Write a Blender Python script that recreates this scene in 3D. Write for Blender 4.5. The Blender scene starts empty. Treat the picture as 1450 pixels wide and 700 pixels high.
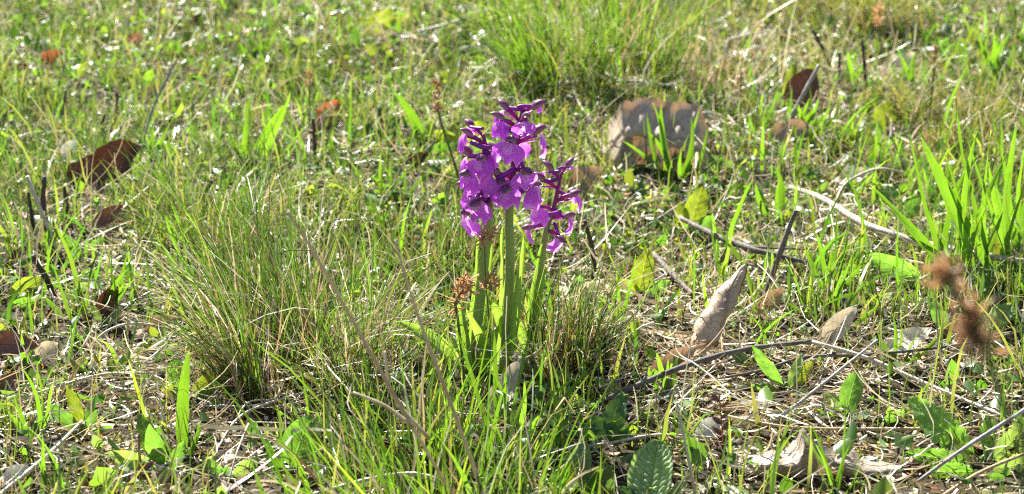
import bpy, math, random
import numpy as np
from mathutils import Vector, Matrix

# ------------------------------------------------------------------ camera, world, sun, exposure
H, PITCH, LENS = 0.50, math.radians(20.0), 68.8
FPX = 1450 * LENS / 36.0                       # focal length in pixels of the 1450 x 700 photograph
FOCUS = 1.20
SUN_AZ, SUN_EL = math.radians(115), math.radians(42)     # direction TOWARDS the sun (x east, y away from camera)
S = bpy.context.scene
COL = S.collection

cd = bpy.data.cameras.new('camera'); cam = bpy.data.objects.new('camera', cd); COL.objects.link(cam)
cam.location = (0, 0, H); cam.rotation_euler = (math.pi / 2 - PITCH, 0, 0)
cd.lens = LENS; cd.sensor_width = 36; cd.clip_start = 0.01; cd.clip_end = 2000
cd.dof.use_dof = True; cd.dof.focus_distance = FOCUS; cd.dof.aperture_fstop = 13.0
S.camera = cam

sundir = Vector((math.cos(SUN_AZ) * math.cos(SUN_EL), math.sin(SUN_AZ) * math.cos(SUN_EL), math.sin(SUN_EL)))
w = bpy.data.worlds.new('World'); S.world = w; w.use_nodes = True
wn = w.node_tree.nodes; wl = w.node_tree.links
sky = wn.new('ShaderNodeTexSky'); sky.sky_type = 'NISHITA'; sky.sun_disc = False
sky.sun_elevation = SUN_EL; sky.sun_rotation = math.pi / 2 - SUN_AZ
bg = wn['Background']; bg.inputs['Strength'].default_value = 0.05
wl.new(sky.outputs[0], bg.inputs[0])
sl = bpy.data.lights.new('sun', 'SUN'); sl.energy = 5.0; sl.angle = math.radians(0.53); sl.color = (1.0, 0.965, 0.9)
so = bpy.data.objects.new('sun', sl); COL.objects.link(so)
so.rotation_euler = sundir.to_track_quat('Z', 'Y').to_euler(); so.location = (-1, 2, 3)
S.view_settings.view_transform = 'Standard'; S.view_settings.look = 'None'
S.view_settings.exposure = 1.88; S.view_settings.gamma = 1.0
S.cycles.max_bounces = 4; S.cycles.diffuse_bounces = 2; S.cycles.glossy_bounces = 2
S.cycles.transmission_bounces = 3; S.cycles.transparent_max_bounces = 4
S.cycles.use_denoising = False; S.cycles.filter_width = 1.15
S.cycles.sample_clamp_indirect = 6.0; S.cycles.sample_clamp_direct = 8.0

R0 = np.random.default_rng(11)
rnd = random.Random(5)

# ------------------------------------------------------------------ places on the ground
MOUNDS = []                                     # (x, y, radius, height)
def gz(x, y):
    x = np.asarray(x, float); y = np.asarray(y, float)
    fade = np.exp(-np.maximum(0, np.hypot(x, y) - 6) / 3)
    z = (0.0035 * np.sin(9 * x + 4 * y + 1) + 0.003 * np.sin(-7 * x + 13 * y) + 0.0022 * np.sin(23 * x + 9 * y + 2)
         + 0.0018 * np.sin(31 * x - 27 * y + .5) + 0.0012 * np.sin(57 * x + 41 * y) + 0.0010 * np.sin(-71 * x + 83 * y + 1)) * fade
    for mx, my, mr, mh in MOUNDS:
        z = z + mh * np.exp(-((x - mx) ** 2 + (y - my) ** 2) / (mr * mr))
    return z
CP, SP = math.cos(PITCH), math.sin(PITCH)
def ray(px, py):
    a = (px - 725) / FPX; b = (350 - py) / FPX
    return Vector((a, CP + SP * b, -SP + CP * b))
def at(px, py, lift=0.0):                       # the ground point seen at that place of the photograph
    d = ray(px, py); z0 = lift
    for _ in range(6):
        t = (z0 - H) / d.z; x, y = t * d.x, t * d.y
        z0 = float(gz(x, y)) + lift
    return Vector((x, y, z0))
def pt(px, py, Y):                              # a point above the ground at distance Y
    d = ray(px, py); t = Y / d.y
    return Vector((t * d.x, Y, H + t * d.z))
def mm(px, p):                                  # photograph pixels -> metres at point p
    depth = p.y * CP - (p.z - H) * SP
    return px * depth / FPX

for (px, py, r, h) in ((430, 500, .05, .010), (880, 160, .07, .014), (800, 515, .025, .004), (1240, 40, .08, .012)):
    q = at(px, py); MOUNDS.append((q.x, q.y, r, h))

CLEAR = []                                      # (x, y, radius, strength): the turf stands thinner round these
def clear(p, r, k=.85): CLEAR.append((p.x, p.y, r, k))
def thin(x, y):
    f = np.ones_like(x)
    for cx, cy, r, k in CLEAR:
        m = (np.abs(x - cx) < 2.5 * r) & (np.abs(y - cy + .7 * r) < 3.2 * r)
        if m.any(): f[m] *= 1 - k * np.exp(-((x[m] - cx) / r) ** 2 - ((y[m] - cy + .7 * r) / (1.25 * r)) ** 2)
    return f

# ------------------------------------------------------------------ materials
def new_mat(name):
    m = bpy.data.materials.new(name); m.use_nodes = True
    nt = m.node_tree; nt.nodes.clear()
    return m, nt
def N(nt, typ, **kw):
    n = nt.nodes.new(typ)
    for k, v in kw.items():
        if isinstance(k, str) and hasattr(n, k): setattr(n, k, v)
    return n
def math_n(nt, op, a, b=None, c=None):
    n = nt.nodes.new('ShaderNodeMath'); n.operation = op
    for i, v in enumerate((a, b, c)):
        if v is None: continue
        if isinstance(v, (int, float)): n.inputs[i].default_value = v
        else: nt.links.new(v, n.inputs[i])
    return n.outputs[0]
def mixc(nt, fac, a, b, blend='MIX'):
    n = nt.nodes.new('ShaderNodeMix'); n.data_type = 'RGBA'; n.blend_type = blend
    for inp, v in ((n.inputs[0], fac), (n.inputs[6], a), (n.inputs[7], b)):
        if isinstance(v, (int, float)): inp.default_value = v
        elif isinstance(v, (tuple, list)): inp.default_value = (*v[:3], 1)
        else: nt.links.new(v, inp)
    return n.outputs[2]
def noise(nt, scale, detail=3, vec=None, rough=.6):
    n = nt.nodes.new('ShaderNodeTexNoise'); n.inputs['Scale'].default_value = scale
    n.inputs['Detail'].default_value = detail; n.inputs['Roughness'].default_value = rough
    if vec is not None: nt.links.new(vec, n.inputs['Vector'])
    return n.outputs['Fac']
def ramp(nt, fac, stops):
    n = nt.nodes.new('ShaderNodeValToRGB'); e = n.color_ramp.elements
    e[0].position, e[0].color = stops[0][0], (*stops[0][1], 1)
    e[1].position, e[1].color = stops[-1][0], (*stops[-1][1], 1)
    for p, c in stops[1:-1]:
        k = e.new(p); k.color = (*c, 1)
    nt.links.new(fac, n.inputs[0]); return n.outputs[0]
def finish(nt, color, rough=.45, spec=.5, trans=.45, tcolor=None, bump=None, bstr=.3, bdist=.0005, sheen=0):
    p = nt.nodes.new('ShaderNodeBsdfPrincipled'); out = nt.nodes.new('ShaderNodeOutputMaterial')
    def put(s, v):
        if isinstance(v, (tuple, list)): s.default_value = (*v[:3], 1)
        elif isinstance(v, (int, float)): s.default_value = v
        else: nt.links.new(v, s)
    put(p.inputs['Base Color'], color); put(p.inputs['Roughness'], rough); put(p.inputs['Specular IOR Level'], spec)
    if sheen: p.inputs['Sheen Weight'].default_value = sheen; p.inputs['Sheen Roughness'].default_value = .4
    nrm = None
    if bump is not None:
        b = nt.nodes.new('ShaderNodeBump'); b.inputs['Strength'].default_value = bstr; b.inputs['Distance'].default_value = bdist
        nt.links.new(bump, b.inputs['Height']); nrm = b.outputs[0]; nt.links.new(nrm, p.inputs['Normal'])
    if trans > 0:
        t = nt.nodes.new('ShaderNodeBsdfTranslucent'); put(t.inputs['Color'], tcolor if tcolor is not None else color)
        if nrm is not None: nt.links.new(nrm, t.inputs['Normal'])
        mx = nt.nodes.new('ShaderNodeMixShader'); mx.inputs[0].default_value = trans
        nt.links.new(p.outputs[0], mx.inputs[1]); nt.links.new(t.outputs[0], mx.inputs[2])
        nt.links.new(mx.outputs[0], out.inputs[0])
    else: nt.links.new(p.outputs[0], out.inputs[0])

def mat_attr(name, trans, rough, spec, tgain=(1.3, 1.25, .8)):
    m, nt = new_mat(name)
    a = nt.nodes.new('ShaderNodeAttribute'); a.attribute_name = 'Col'
    tc = mixc(nt, 1.0, a.outputs[0], tgain, 'MULTIPLY')
    finish(nt, a.outputs[0], rough, spec, trans, tc)
    return m
M_GRASS = mat_attr('grass_blade', .5, .36, .55, (1.7, 1.65, .65))
M_STRAW = mat_attr('dry_straw', .25, .4, .5, (1.1, 1.0, .8))
M_LITTER = mat_attr('leaf_litter', .15, .6, .3)
M_COVER = mat_attr('cover_leaf', .5, .38, .5, (1.8, 1.75, .6))

def mat_leaf(name, c1, c2, trans=.45, tgain=(1.7, 1.6, .55), rough=.42, spec=.5, veins=7, vcol=None, vstr=.35, nscale=60, hairy=0,
             spots=None, bstr=.5, tip=None):
    m, nt = new_mat(name)
    uv = nt.nodes.new('ShaderNodeUVMap'); sep = nt.nodes.new('ShaderNodeSeparateXYZ'); nt.links.new(uv.outputs[0], sep.inputs[0])
    tco = nt.nodes.new('ShaderNodeTexCoord')
    u = sep.outputs[0]; v = math_n(nt, 'ABSOLUTE', math_n(nt, 'MULTIPLY_ADD', sep.outputs[1], 2.0, -1.0))
    ph = math_n(nt, 'FRACT', math_n(nt, 'MULTIPLY', math_n(nt, 'SUBTRACT', u, math_n(nt, 'MULTIPLY', v, .22)), float(veins)))
    lat = math_n(nt, 'SUBTRACT', 1.0, math_n(nt, 'SMOOTHSTEP' if False else 'MULTIPLY', math_n(nt, 'ABSOLUTE', math_n(nt, 'SUBTRACT', ph, .5)), 9.0))
    lat = math_n(nt, 'MAXIMUM', lat, 0.0)
    mid = math_n(nt, 'MAXIMUM', math_n(nt, 'SUBTRACT', 1.0, math_n(nt, 'MULTIPLY', v, 14.0)), 0.0)
    vein = math_n(nt, 'MINIMUM', math_n(nt, 'ADD', math_n(nt, 'MULTIPLY', lat, .6), mid), 1.0)
    n1 = noise(nt, nscale, 4, tco.outputs['Object'])
    n1 = math_n(nt, 'MULTIPLY_ADD', n1, 2.4, -.7)
    n1 = math_n(nt, 'MINIMUM', math_n(nt, 'MAXIMUM', n1, 0.0), 1.0)
    col = mixc(nt, n1, c1, c2)
    if spots:
        sp = noise(nt, spots[1], 2, tco.outputs['Object'])
        sp = math_n(nt, 'GREATER_THAN', sp, spots[2]); col = mixc(nt, sp, col, spots[0])
    if tip:
        tf = math_n(nt, 'GREATER_THAN', math_n(nt, 'ADD', u, math_n(nt, 'MULTIPLY', noise(nt, 160, 3, tco.outputs['Object']), .3)), 1.14)
        col = mixc(nt, tf, col, tip)
    oi = nt.nodes.new('ShaderNodeObjectInfo')
    br = math_n(nt, 'MULTIPLY_ADD', oi.outputs['Random'], .5, .75)
    cmb = nt.nodes.new('ShaderNodeCombineColor')
    for i in range(3): nt.links.new(br, cmb.inputs[i])
    col = mixc(nt, 1.0, col, cmb.outputs[0], 'MULTIPLY')
    vf = math_n(nt, 'MULTIPLY', vein, vstr)
    col = mixc(nt, vf, col, vcol or tuple(min(1, x * 2.2) for x in c2))
    tc = mixc(nt, 1.0, col, tgain, 'MULTIPLY')
    bh = math_n(nt, 'ADD', math_n(nt, 'MULTIPLY', vein, -1.0), math_n(nt, 'MULTIPLY', noise(nt, 400, 2, tco.outputs['Object']), .6))
    finish(nt, col, rough, spec, trans, tc, bh, bstr, .0006, hairy)
    return m
M_HERB = mat_leaf('herb_leaf', (.08, .165, .028), (.115, .215, .04), trans=.5, hairy=.25, rough=.45, spec=.5, tip=(.2, .13, .05), spots=((.16, .15, .05), 500, .7))
M_HERB_PALE = mat_leaf('pale_herb_leaf', (.13, .22, .08), (.2, .3, .13), trans=.5, hairy=.6, rough=.5, spec=.4, tip=(.22, .15, .06))
M_HERB_WOOL = mat_leaf('woolly_leaf', (.17, .27, .11), (.25, .36, .17), trans=.4, rough=.5, spec=.4, veins=0, vstr=.0, hairy=.8)
M_HERB_BRIGHT = mat_leaf('bright_herb_leaf', (.12, .24, .045), (.17, .3, .07), trans=.55, tgain=(1.35, 1.5, .6), rough=.42, tip=(.2, .13, .05), spots=((.18, .18, .05), 460, .7))
M_HERB_YEL = mat_leaf('yellow_green_leaf', (.14, .2, .03), (.2, .26, .04), trans=.55, tip=(.25, .16, .06), spots=((.2, .16, .05), 420, .69))
M_HERB_DK = mat_leaf('dark_herb_leaf', (.045, .1, .03), (.07, .14, .04), trans=.35, rough=.5)
M_BLADE = mat_leaf('broad_blade', (.075, .17, .022), (.11, .22, .03), trans=.52, tgain=(1.8, 1.7, .5), veins=0, vstr=.12, nscale=40, rough=.36, tip=(.3, .24, .09), spots=((.2, .2, .06), 300, .7))
M_ORCHLEAF = mat_leaf('orchid_leaf', (.14, .25, .06), (.21, .33, .1), trans=.5, veins=0, vstr=.1, rough=.33, spec=.55)
M_DEAD_GREY = mat_leaf('dead_leaf_grey', (.3, .235, .17), (.46, .38, .29), trans=.12, tgain=(1.4, .9, .55), rough=.5, spec=.4, veins=6, vcol=(.14, .08, .05), vstr=.55, nscale=45, spots=((.10, .06, .045), 260, .68))
M_DEAD_BEIGE = mat_leaf('dead_leaf_beige', (.33, .26, .19), (.5, .42, .33), trans=.2, tgain=(1.2, .9, .6), rough=.5, spec=.4, veins=9, vcol=(.24, .16, .1), vstr=.45, nscale=50, spots=((.16, .1, .07), 280, .69))
M_DEAD_WARM = mat_leaf('dead_leaf_warm', (.42, .29, .18), (.6, .46, .31), trans=.16, tgain=(1.1, .9, .65), rough=.5, spec=.4, veins=11, vcol=(.22, .13, .07), vstr=.6, nscale=90, spots=((.16, .1, .07), 240, .69))
M_DEAD_TAN = mat_leaf('dead_leaf_tan', (.30, .215, .14), (.45, .36, .26), trans=.22, tgain=(1.2, .9, .6), rough=.5, spec=.4, veins=9, vcol=(.26, .17, .1), vstr=.55, nscale=50, spots=((.16, .09, .06), 300, .69))
M_DEAD_RED = mat_leaf('dead_leaf_red', (.09, .045, .034), (.16, .08, .055), trans=.07, tgain=(1.6, .9, .5), rough=.5, spec=.4, veins=7, vcol=(.06, .03, .02), vstr=.5, nscale=70, spots=((.22, .12, .07), 200, .66))
M_DEAD_ORANGE = mat_leaf('dead_leaf_orange', (.2, .085, .042), (.33, .17, .09), trans=.32, tgain=(1.5, .9, .5), rough=.5, spec=.35, veins=7, vcol=(.2, .07, .03), vstr=.4, nscale=60)
M_DEAD_PALE = mat_leaf('dead_leaf_pale', (.5, .44, .33), (.62, .57, .46), trans=.3, tgain=(1.1, 1., .8), rough=.45, spec=.45, veins=8, vcol=(.36, .28, .19), vstr=.5, nscale=50)
M_DEAD_SILVER = mat_leaf('silvery_dead_leaf', (.45, .45, .42), (.6, .6, .56), trans=.25, tgain=(1.1, 1.1, .9), rough=.4, spec=.5, veins=8, vcol=(.35, .35, .3), vstr=.5)

def mat_bark(name, c1, c2, rough=.7, spec=.3):
    m, nt = new_mat(name)
    tco = nt.nodes.new('ShaderNodeTexCoord'); mp = nt.nodes.new('ShaderNodeMapping'); nt.links.new(tco.outputs['Object'], mp.inputs[0])
    n1 = noise(nt, 120, 4, mp.outputs[0]); n2 = noise(nt, 900, 3, mp.outputs[0])
    f = math_n(nt, 'MINIMUM', math_n(nt, 'MAXIMUM', math_n(nt, 'MULTIPLY_ADD', math_n(nt, 'ADD', n1, math_n(nt, 'MULTIPLY', n2, .6)), 2.2, -1.25), 0.0), 1.0)
    finish(nt, mixc(nt, f, c1, c2), rough, spec, 0, None, math_n(nt, 'ADD', n2, n1), .8, .0008)
    return m
M_BARK = mat_bark('grey_bark', (.07, .055, .045), (.2, .17, .14))
M_BARK_PALE = mat_bark('pale_bark', (.33, .26, .2), (.58, .5, .41), .55)
M_CHAR = mat_bark('charred_stub', (.028, .022, .018), (.1, .075, .055))
M_REDSTEM = mat_bark('russet_stem', (.16, .07, .035), (.34, .16, .08), .5)
M_STEM_TAN = mat_bark('tan_stem', (.45, .29, .15), (.62, .45, .27), .5)
M_STRAWSTEM = mat_bark('straw_stem', (.45, .38, .27), (.62, .56, .44), .45)
M_GREYSTICK = mat_bark('weathered_stick', (.22, .2, .18), (.42, .39, .36), .6)
M_SEED = mat_leaf('seed_head', (.3, .16, .085), (.56, .39, .23), trans=.5, tgain=(1.2, 1.0, .75), veins=0, vstr=0, nscale=300)
M_SEEDTAN = mat_leaf('tan_seed_head', (.24, .14, .07), (.45, .32, .18), trans=.35, tgain=(1.3, 1.0, .7), veins=0, vstr=0, nscale=300)

def mat_grad(name, stops, trans, rough, tg=(1.4, 1.2, 1.0), bumpscale=0, spec=.5):
    m, nt = new_mat(name)
    uv = nt.nodes.new('ShaderNodeUVMap'); sep = nt.nodes.new('ShaderNodeSeparateXYZ'); nt.links.new(uv.outputs[0], sep.inputs[0])
    tco = nt.nodes.new('ShaderNodeTexCoord')
    n = noise(nt, 250, 2, tco.outputs['Object'])
    f = math_n(nt, 'ADD', sep.outputs[0], math_n(nt, 'MULTIPLY_ADD', n, .12, -.06))
    col = ramp(nt, f, stops)
    finish(nt, col, rough, spec, trans, mixc(nt, 1.0, col, tg, 'MULTIPLY'), n, .3, .0004)
    return m
M_ORCHSTEM = mat_grad('orchid_stem', [(0, (.27, .37, .1)), (.5, (.25, .34, .1)), (.62, (.2, .15, .09)), (.7, (.22, .035, .13)), (1, (.28, .035, .2))], .25, .38)
M_OVARY = mat_grad('orchid_ovary', [(0, (.3, .04, .24)), (1, (.38, .05, .36))], .45, .4)
M_LIP = mat_grad('orchid_lip', [(0, (.75, .5, .72)), (.2, (.6, .17, .6)), (.5, (.52, .07, .53)), (.85, (.47, .05, .5)), (1, (.6, .16, .6))], .52, .36, (1.5, 1.1, 1.45), spec=.35)
M_SPUR = mat_grad('orchid_spur', [(0, (.36, .05, .38)), (1, (.24, .035, .27))], .35, .42, (1.5, .9, 1.4))
def mat_lip():
    m, nt = new_mat('orchid_lip')
    uv = nt.nodes.new('ShaderNodeUVMap'); sep = nt.nodes.new('ShaderNodeSeparateXYZ'); nt.links.new(uv.outputs[0], sep.inputs[0])
    tco = nt.nodes.new('ShaderNodeTexCoord'); u = sep.outputs[0]
    v = math_n(nt, 'ABSOLUTE', math_n(nt, 'MULTIPLY_ADD', sep.outputs[1], 2.0, -1.0))
    n1 = noise(nt, 210, 3, tco.outputs['Object']); n2 = noise(nt, 1300, 1, tco.outputs['Object'])
    col = ramp(nt, math_n(nt, 'ADD', u, math_n(nt, 'MULTIPLY_ADD', n1, .5, -.25)), [(0, (.78, .58, .82)), (.18, (.64, .24, .72)), (.45, (.5, .09, .59)), (.8, (.52, .09, .62)), (1, (.72, .34, .8))])
    st = math_n(nt, 'MULTIPLY', math_n(nt, 'SINE', math_n(nt, 'MULTIPLY', v, 26.0)), .3)
    col = mixc(nt, math_n(nt, 'MAXIMUM', st, 0.0), col, (.26, .02, .3))
    inner = math_n(nt, 'MULTIPLY', math_n(nt, 'LESS_THAN', v, .34), math_n(nt, 'LESS_THAN', u, .6))
    col = mixc(nt, math_n(nt, 'MULTIPLY', inner, .55), col, (.8, .55, .8))
    col = mixc(nt, math_n(nt, 'MULTIPLY', inner, math_n(nt, 'GREATER_THAN', n2, .6)), col, (.2, .01, .2))
    oi = nt.nodes.new('ShaderNodeObjectInfo')
    col = mixc(nt, math_n(nt, 'MULTIPLY', oi.outputs['Random'], .5), col, (.68, .3, .74))
    finish(nt, col, .36, .4, .66, mixc(nt, 1.0, col, (1.5, 1.25, 1.5), 'MULTIPLY'), n1, .4, .0006)
    return m
M_LIP = mat_lip()
M_STALK = mat_grad('tan_stalk', [(0, (.5, .39, .25)), (.3, (.6, .5, .35)), (.45, (.48, .37, .24)), (.7, (.62, .52, .38)), (1, (.5, .42, .3))], .22, .45, (1.1, 1.05, .95))
def mat_hood():
    m, nt = new_mat('orchid_hood')
    uv = nt.nodes.new('ShaderNodeUVMap'); sep = nt.nodes.new('ShaderNodeSeparateXYZ'); nt.links.new(uv.outputs[0], sep.inputs[0])
    v = math_n(nt, 'ABSOLUTE', math_n(nt, 'MULTIPLY_ADD', sep.outputs[1], 2.0, -1.0))
    col = ramp(nt, v, [(0, (.2, .04, .2)), (.38, (.2, .06, .17)), (.6, (.28, .2, .16)), (1, (.42, .36, .26))])
    st = math_n(nt, 'SINE', math_n(nt, 'MULTIPLY', v, 30.0))
    st = math_n(nt, 'MAXIMUM', math_n(nt, 'MULTIPLY', st, .55), 0.0)
    col = mixc(nt, st, col, (.16, .05, .13))
    finish(nt, col, .42, .45, .35, mixc(nt, 1.0, col, (1.5, 1.0, 1.4), 'MULTIPLY'))
    return m
M_HOOD = mat_hood()

def mat_ground():
    m, nt = new_mat('soil')
    tco = nt.nodes.new('ShaderNodeTexCoord')
    a = noise(nt, 22, 5, tco.outputs['Object'], .7); b = noise(nt, 230, 4, tco.outputs['Object'], .7); c = noise(nt, 3.2, 3, tco.outputs['Object'])
    col = ramp(nt, a, [(.3, (.02, .012, .007)), (.5, (.05, .031, .016)), (.62, (.035, .045, .01)), (.75, (.09, .06, .03))])
    col = mixc(nt, math_n(nt, 'MULTIPLY', b, .8), col, (.08, .05, .026))
    col = mixc(nt, math_n(nt, 'MULTIPLY', c, .5), col, (.03, .045, .012))
    finish(nt, col, .85, .2, 0, None, math_n(nt, 'ADD', a, b), 1.0, .006)
    return m
M_SOIL = mat_ground()

# ------------------------------------------------------------------ mesh helpers
def build_mesh(name, V, Q, mat, col=None, uv=None, smooth=True):
    V = np.asarray(V, np.float32); Q = np.asarray(Q, np.int32)
    k = Q.shape[1]; n = len(Q)
    me = bpy.data.meshes.new(name)
    me.vertices.add(len(V)); me.vertices.foreach_set('co', V.ravel())
    me.loops.add(n * k); me.loops.foreach_set('vertex_index', Q.ravel())
    me.polygons.add(n); me.polygons.foreach_set('loop_start', np.arange(0, n * k, k, dtype=np.int32))
    if smooth: me.polygons.foreach_set('use_smooth', np.ones(n, bool))
    if uv is not None:
        ul = me.uv_layers.new(name='UVMap'); ul.data.foreach_set('uv', np.asarray(uv, np.float32)[Q.ravel()].ravel())
    if col is not None:
        ca = me.color_attributes.new('Col', 'FLOAT_COLOR', 'POINT')
        c4 = np.ones((len(V), 4), np.float32); c4[:, :3] = col; ca.data.foreach_set('color', c4.ravel())
    me.update(calc_edges=True)
    me.materials.append(mat)
    return me
def link(name, me, parent=None, loc=None):
    o = bpy.data.objects.new(name, me); COL.objects.link(o)
    if parent is not None: o.parent = parent
    if loc is not None: o.location = loc
    return o
def tag(o, label, cat, group=None, kind=None):
    if label: o['label'] = label
    if cat: o['category'] = cat
    if group: o['group'] = group
    if kind: o['kind'] = kind
    return o
def thing(name, label, cat, loc, group=None):
    o = bpy.data.objects.new(name, None); COL.objects.link(o); o.location = loc; o.empty_display_size = .01
    return tag(o, label, cat, group)

def grid_faces(nu, nv, closed=False, off=0):
    i = np.arange(nu - 1)[:, None]; j = np.arange(nv if closed else nv - 1)[None, :]
    j2 = (j + 1) % nv
    f = np.stack([i * nv + j, i * nv + j2, (i + 1) * nv + j2, (i + 1) * nv + j], -1)
    return f.reshape(-1, 4) + off

def spline(P, n):                               # Catmull-Rom through the points
    P = [Vector(p) for p in P]
    if len(P) == 2: P = [P[0], P[0].lerp(P[1], .5), P[1]]
    Q = [P[0] * 2 - P[1]] + P + [P[-1] * 2 - P[-2]]
    out = []
    m = len(P) - 1
    for k in range(n + 1):
        f = k / n * m; i = min(int(f), m - 1); t = f - i
        a, b, c, d = Q[i:i + 4]
        out.append(.5 * ((2 * b) + (c - a) * t + (2 * a - 5 * b + 4 * c - d) * t * t + (3 * b - a - 3 * c + d) * t ** 3))
    return out
def tube_geo(P, radii, n=16, sides=7, rough=.0, seed=0, flat=1.0):
    C = spline(P, n); rr = np.interp(np.linspace(0, 1, n + 1), np.linspace(0, 1, len(radii)), radii)
    rg = np.random.default_rng(seed)
    V, U = [], []
    side = None
    for k, c in enumerate(C):
        t = (C[min(k + 1, n)] - C[max(k - 1, 0)]).normalized()
        if side is None:
            side = t.cross(Vector((0, 0, 1)))
            if side.length < .1: side = t.cross(Vector((0, 1, 0)))
        side = (side - t * side.dot(t)).normalized(); up = side.cross(t)
        for j in range(sides):
            a = 2 * math.pi * j / sides
            r = rr[k] * (1 + rough * (rg.random() - .5) * 2)
            V.append(c + side * (math.cos(a) * r) + up * (math.sin(a) * r * flat)); U.append((k / n, j / sides))
    F = grid_faces(n + 1, sides, True)
    V.append(C[0]); V.append(C[-1]); U += [(0, 0), (1, 0)]
    b0 = len(V) - 2
    caps = [(b0, (j + 1) % sides, j, j) for j in range(sides)]
    e = n * sides
    caps2 = [(b0 + 1, e + j, e + (j + 1) % sides, e + (j + 1) % sides) for j in range(sides)]
    return np.array([tuple(v) for v in V]), F, np.array(U), caps + caps2
def tube_mesh(name, P, radii, mat, n=16, sides=7, rough=0, seed=0, flat=1.0):
    V, F, U, caps = tube_geo(P, radii, n, sides, rough, seed, flat)
    # end caps as shrunken last rings keep everything quads
    s = sides
    V = V[:-2]; U = U[:-2]
    a = V[:s].mean(0); b = V[-s:].mean(0)
    V = np.vstack([V, a + (V[:s] - a) * .05, b + (V[-s:] - b) * .05]); U = np.vstack([U, U[:s], U[-s:]])
    o1 = (n + 1) * s; o2 = o1 + s; e = n * s
    c1 = [(o1 + j, o1 + (j + 1) % s, (j + 1) % s, j) for j in range(s)]
    c2 = [(e + j, e + (j + 1) % s, o2 + (j + 1) % s, o2 + j) for j in range(s)]
    return build_mesh(name, V, np.vstack([F, c1, c2]), mat, uv=U)

def leaf_geo(L, W, nu=26, nv=11, a=.85, b=.75, lobes=0, ld=0, teeth=0, nteeth=14, curl=.3, bend=.3, wave=.03, quilt=0, nq=7, twist=0,
             pet=0.0, fold=0.0, seed=0, torn=0.0, sabre=0.0, pebble=0.0):
    rg = np.random.default_rng(seed + 3)
    u = np.linspace(0, 1, nu)[:, None]; v = np.linspace(-1, 1, nv)[None, :]
    ub = np.clip((u - pet) / (1 - pet), 0, 1)
    hw = W * .5 * np.sin(np.pi * np.clip(ub, 0.001, .999) ** a) ** b
    if lobes:
        ph = np.where(v < 0, 0, .35)
        hw = hw * (1 - ld * (.5 + .5 * np.cos(2 * np.pi * (lobes * ub + ph))) * (1 - .5 * ub))
    if teeth: hw = hw * (1 - teeth * ((ub * nteeth + np.where(v < 0, .4, 0)) % 1.0))
    if torn: hw = hw * (1 - torn * np.clip(np.sin(ub * 9 + rg.random() * 6) + np.sin(ub * 23 + rg.random() * 6) * .6 + np.where(v < 0, .3, -.3), 0, 1))
    hw = np.maximum(hw + 0 * v, .018 * W if pet else .01 * W)
    ang = (curl + rg.normal(0, .05)) * v
    if abs(curl) > .02:
        x = hw * np.sin(ang) / curl; z = hw * (1 - np.cos(ang)) / curl
    else: x = hw * v; z = 0 * hw * v
    z = z + fold * np.abs(x)
    p1, p2, p3 = rg.random(3) * 6.28
    z = z + wave * L * (np.sin(2 * np.pi * 2.3 * u + p1 + np.sign(v) * .8) * v * v + .5 * np.sin(2 * np.pi * 4.1 * u + p2 + 2 * v) * np.abs(v) + .5 * np.sin(2 * np.pi * 1.1 * u + p3 + 1.5 * v))
    if quilt:
        z = z + quilt * L * np.abs(np.sin(np.pi * nq * (ub - .2 * np.abs(v)))) * np.clip(np.abs(v) * 4, 0, 1) * np.clip(1.15 - np.abs(v), 0, 1)
    if pebble:
        z = z + pebble * L * np.abs(np.sin(np.pi * 11 * (ub - .22 * np.abs(v)))) ** .7 * np.abs(np.sin(np.pi * (2.5 * np.abs(v) + .0))) ** .7 * (1 + .3 * np.sin(23 * u + 9 * v))
        z = z - .03 * L * np.exp(-(v / .1) ** 2)
    tw = twist * (u - .5)
    x, z = x * np.cos(tw) - z * np.sin(tw), x * np.sin(tw) + z * np.cos(tw)
    ph = bend * (u + .25 * np.sin(2 * np.pi * u + p1) * .3)
    du = L / (nu - 1)
    cy = np.concatenate([[0], np.cumsum(np.cos(ph[:-1, 0]) * du)])[:, None]; cz = np.concatenate([[0], np.cumsum(np.sin(ph[:-1, 0]) * du)])[:, None]
    Y = cy - z * np.sin(ph); Z = cz + z * np.cos(ph); X = x + sabre * L * 4 * u * (1 - u)
    # turn and scale so that the chord runs along +Y with length L
    m = nv // 2; ey, ez = cy[-1, 0], cz[-1, 0]; ch = math.hypot(ey, ez); ca, sa = ey / ch, ez / ch; k = L / ch
    V = np.stack([X * k, (Y * ca + Z * sa) * k, (-Y * sa + Z * ca) * k], -1).reshape(-1, 3)
    U = np.stack([u + 0 * v, v * .5 + .5 + 0 * u], -1).reshape(-1, 2)
    return V, grid_faces(nu, nv), U
def frame(base, tip, hint):
    y = (tip - base).normalized(); z = Vector(hint); z = (z - y * z.dot(y))
    if z.length < 1e-3: z = y.orthogonal()
    z.normalize(); x = y.cross(z)
    M = Matrix(((x.x, y.x, z.x, base.x), (x.y, y.y, z.y, base.y), (x.z, y.z, z.z, base.z), (0, 0, 0, 1)))
    return M
def local(parent):
    return Matrix.Translation(-Vector(parent.location)) if parent is not None else Matrix.Identity(4)
def leaf(name, base, tip, wratio, mat, hint=(0, -.5, 1), parent=None, **kw):
    L = (tip - base).length
    V, F, U = leaf_geo(L, L * wratio, **kw)
    o = link(name, build_mesh(name, V, F, mat, uv=U), parent)
    o.matrix_local = local(parent) @ frame(base, tip, hint)
    return o
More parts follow.
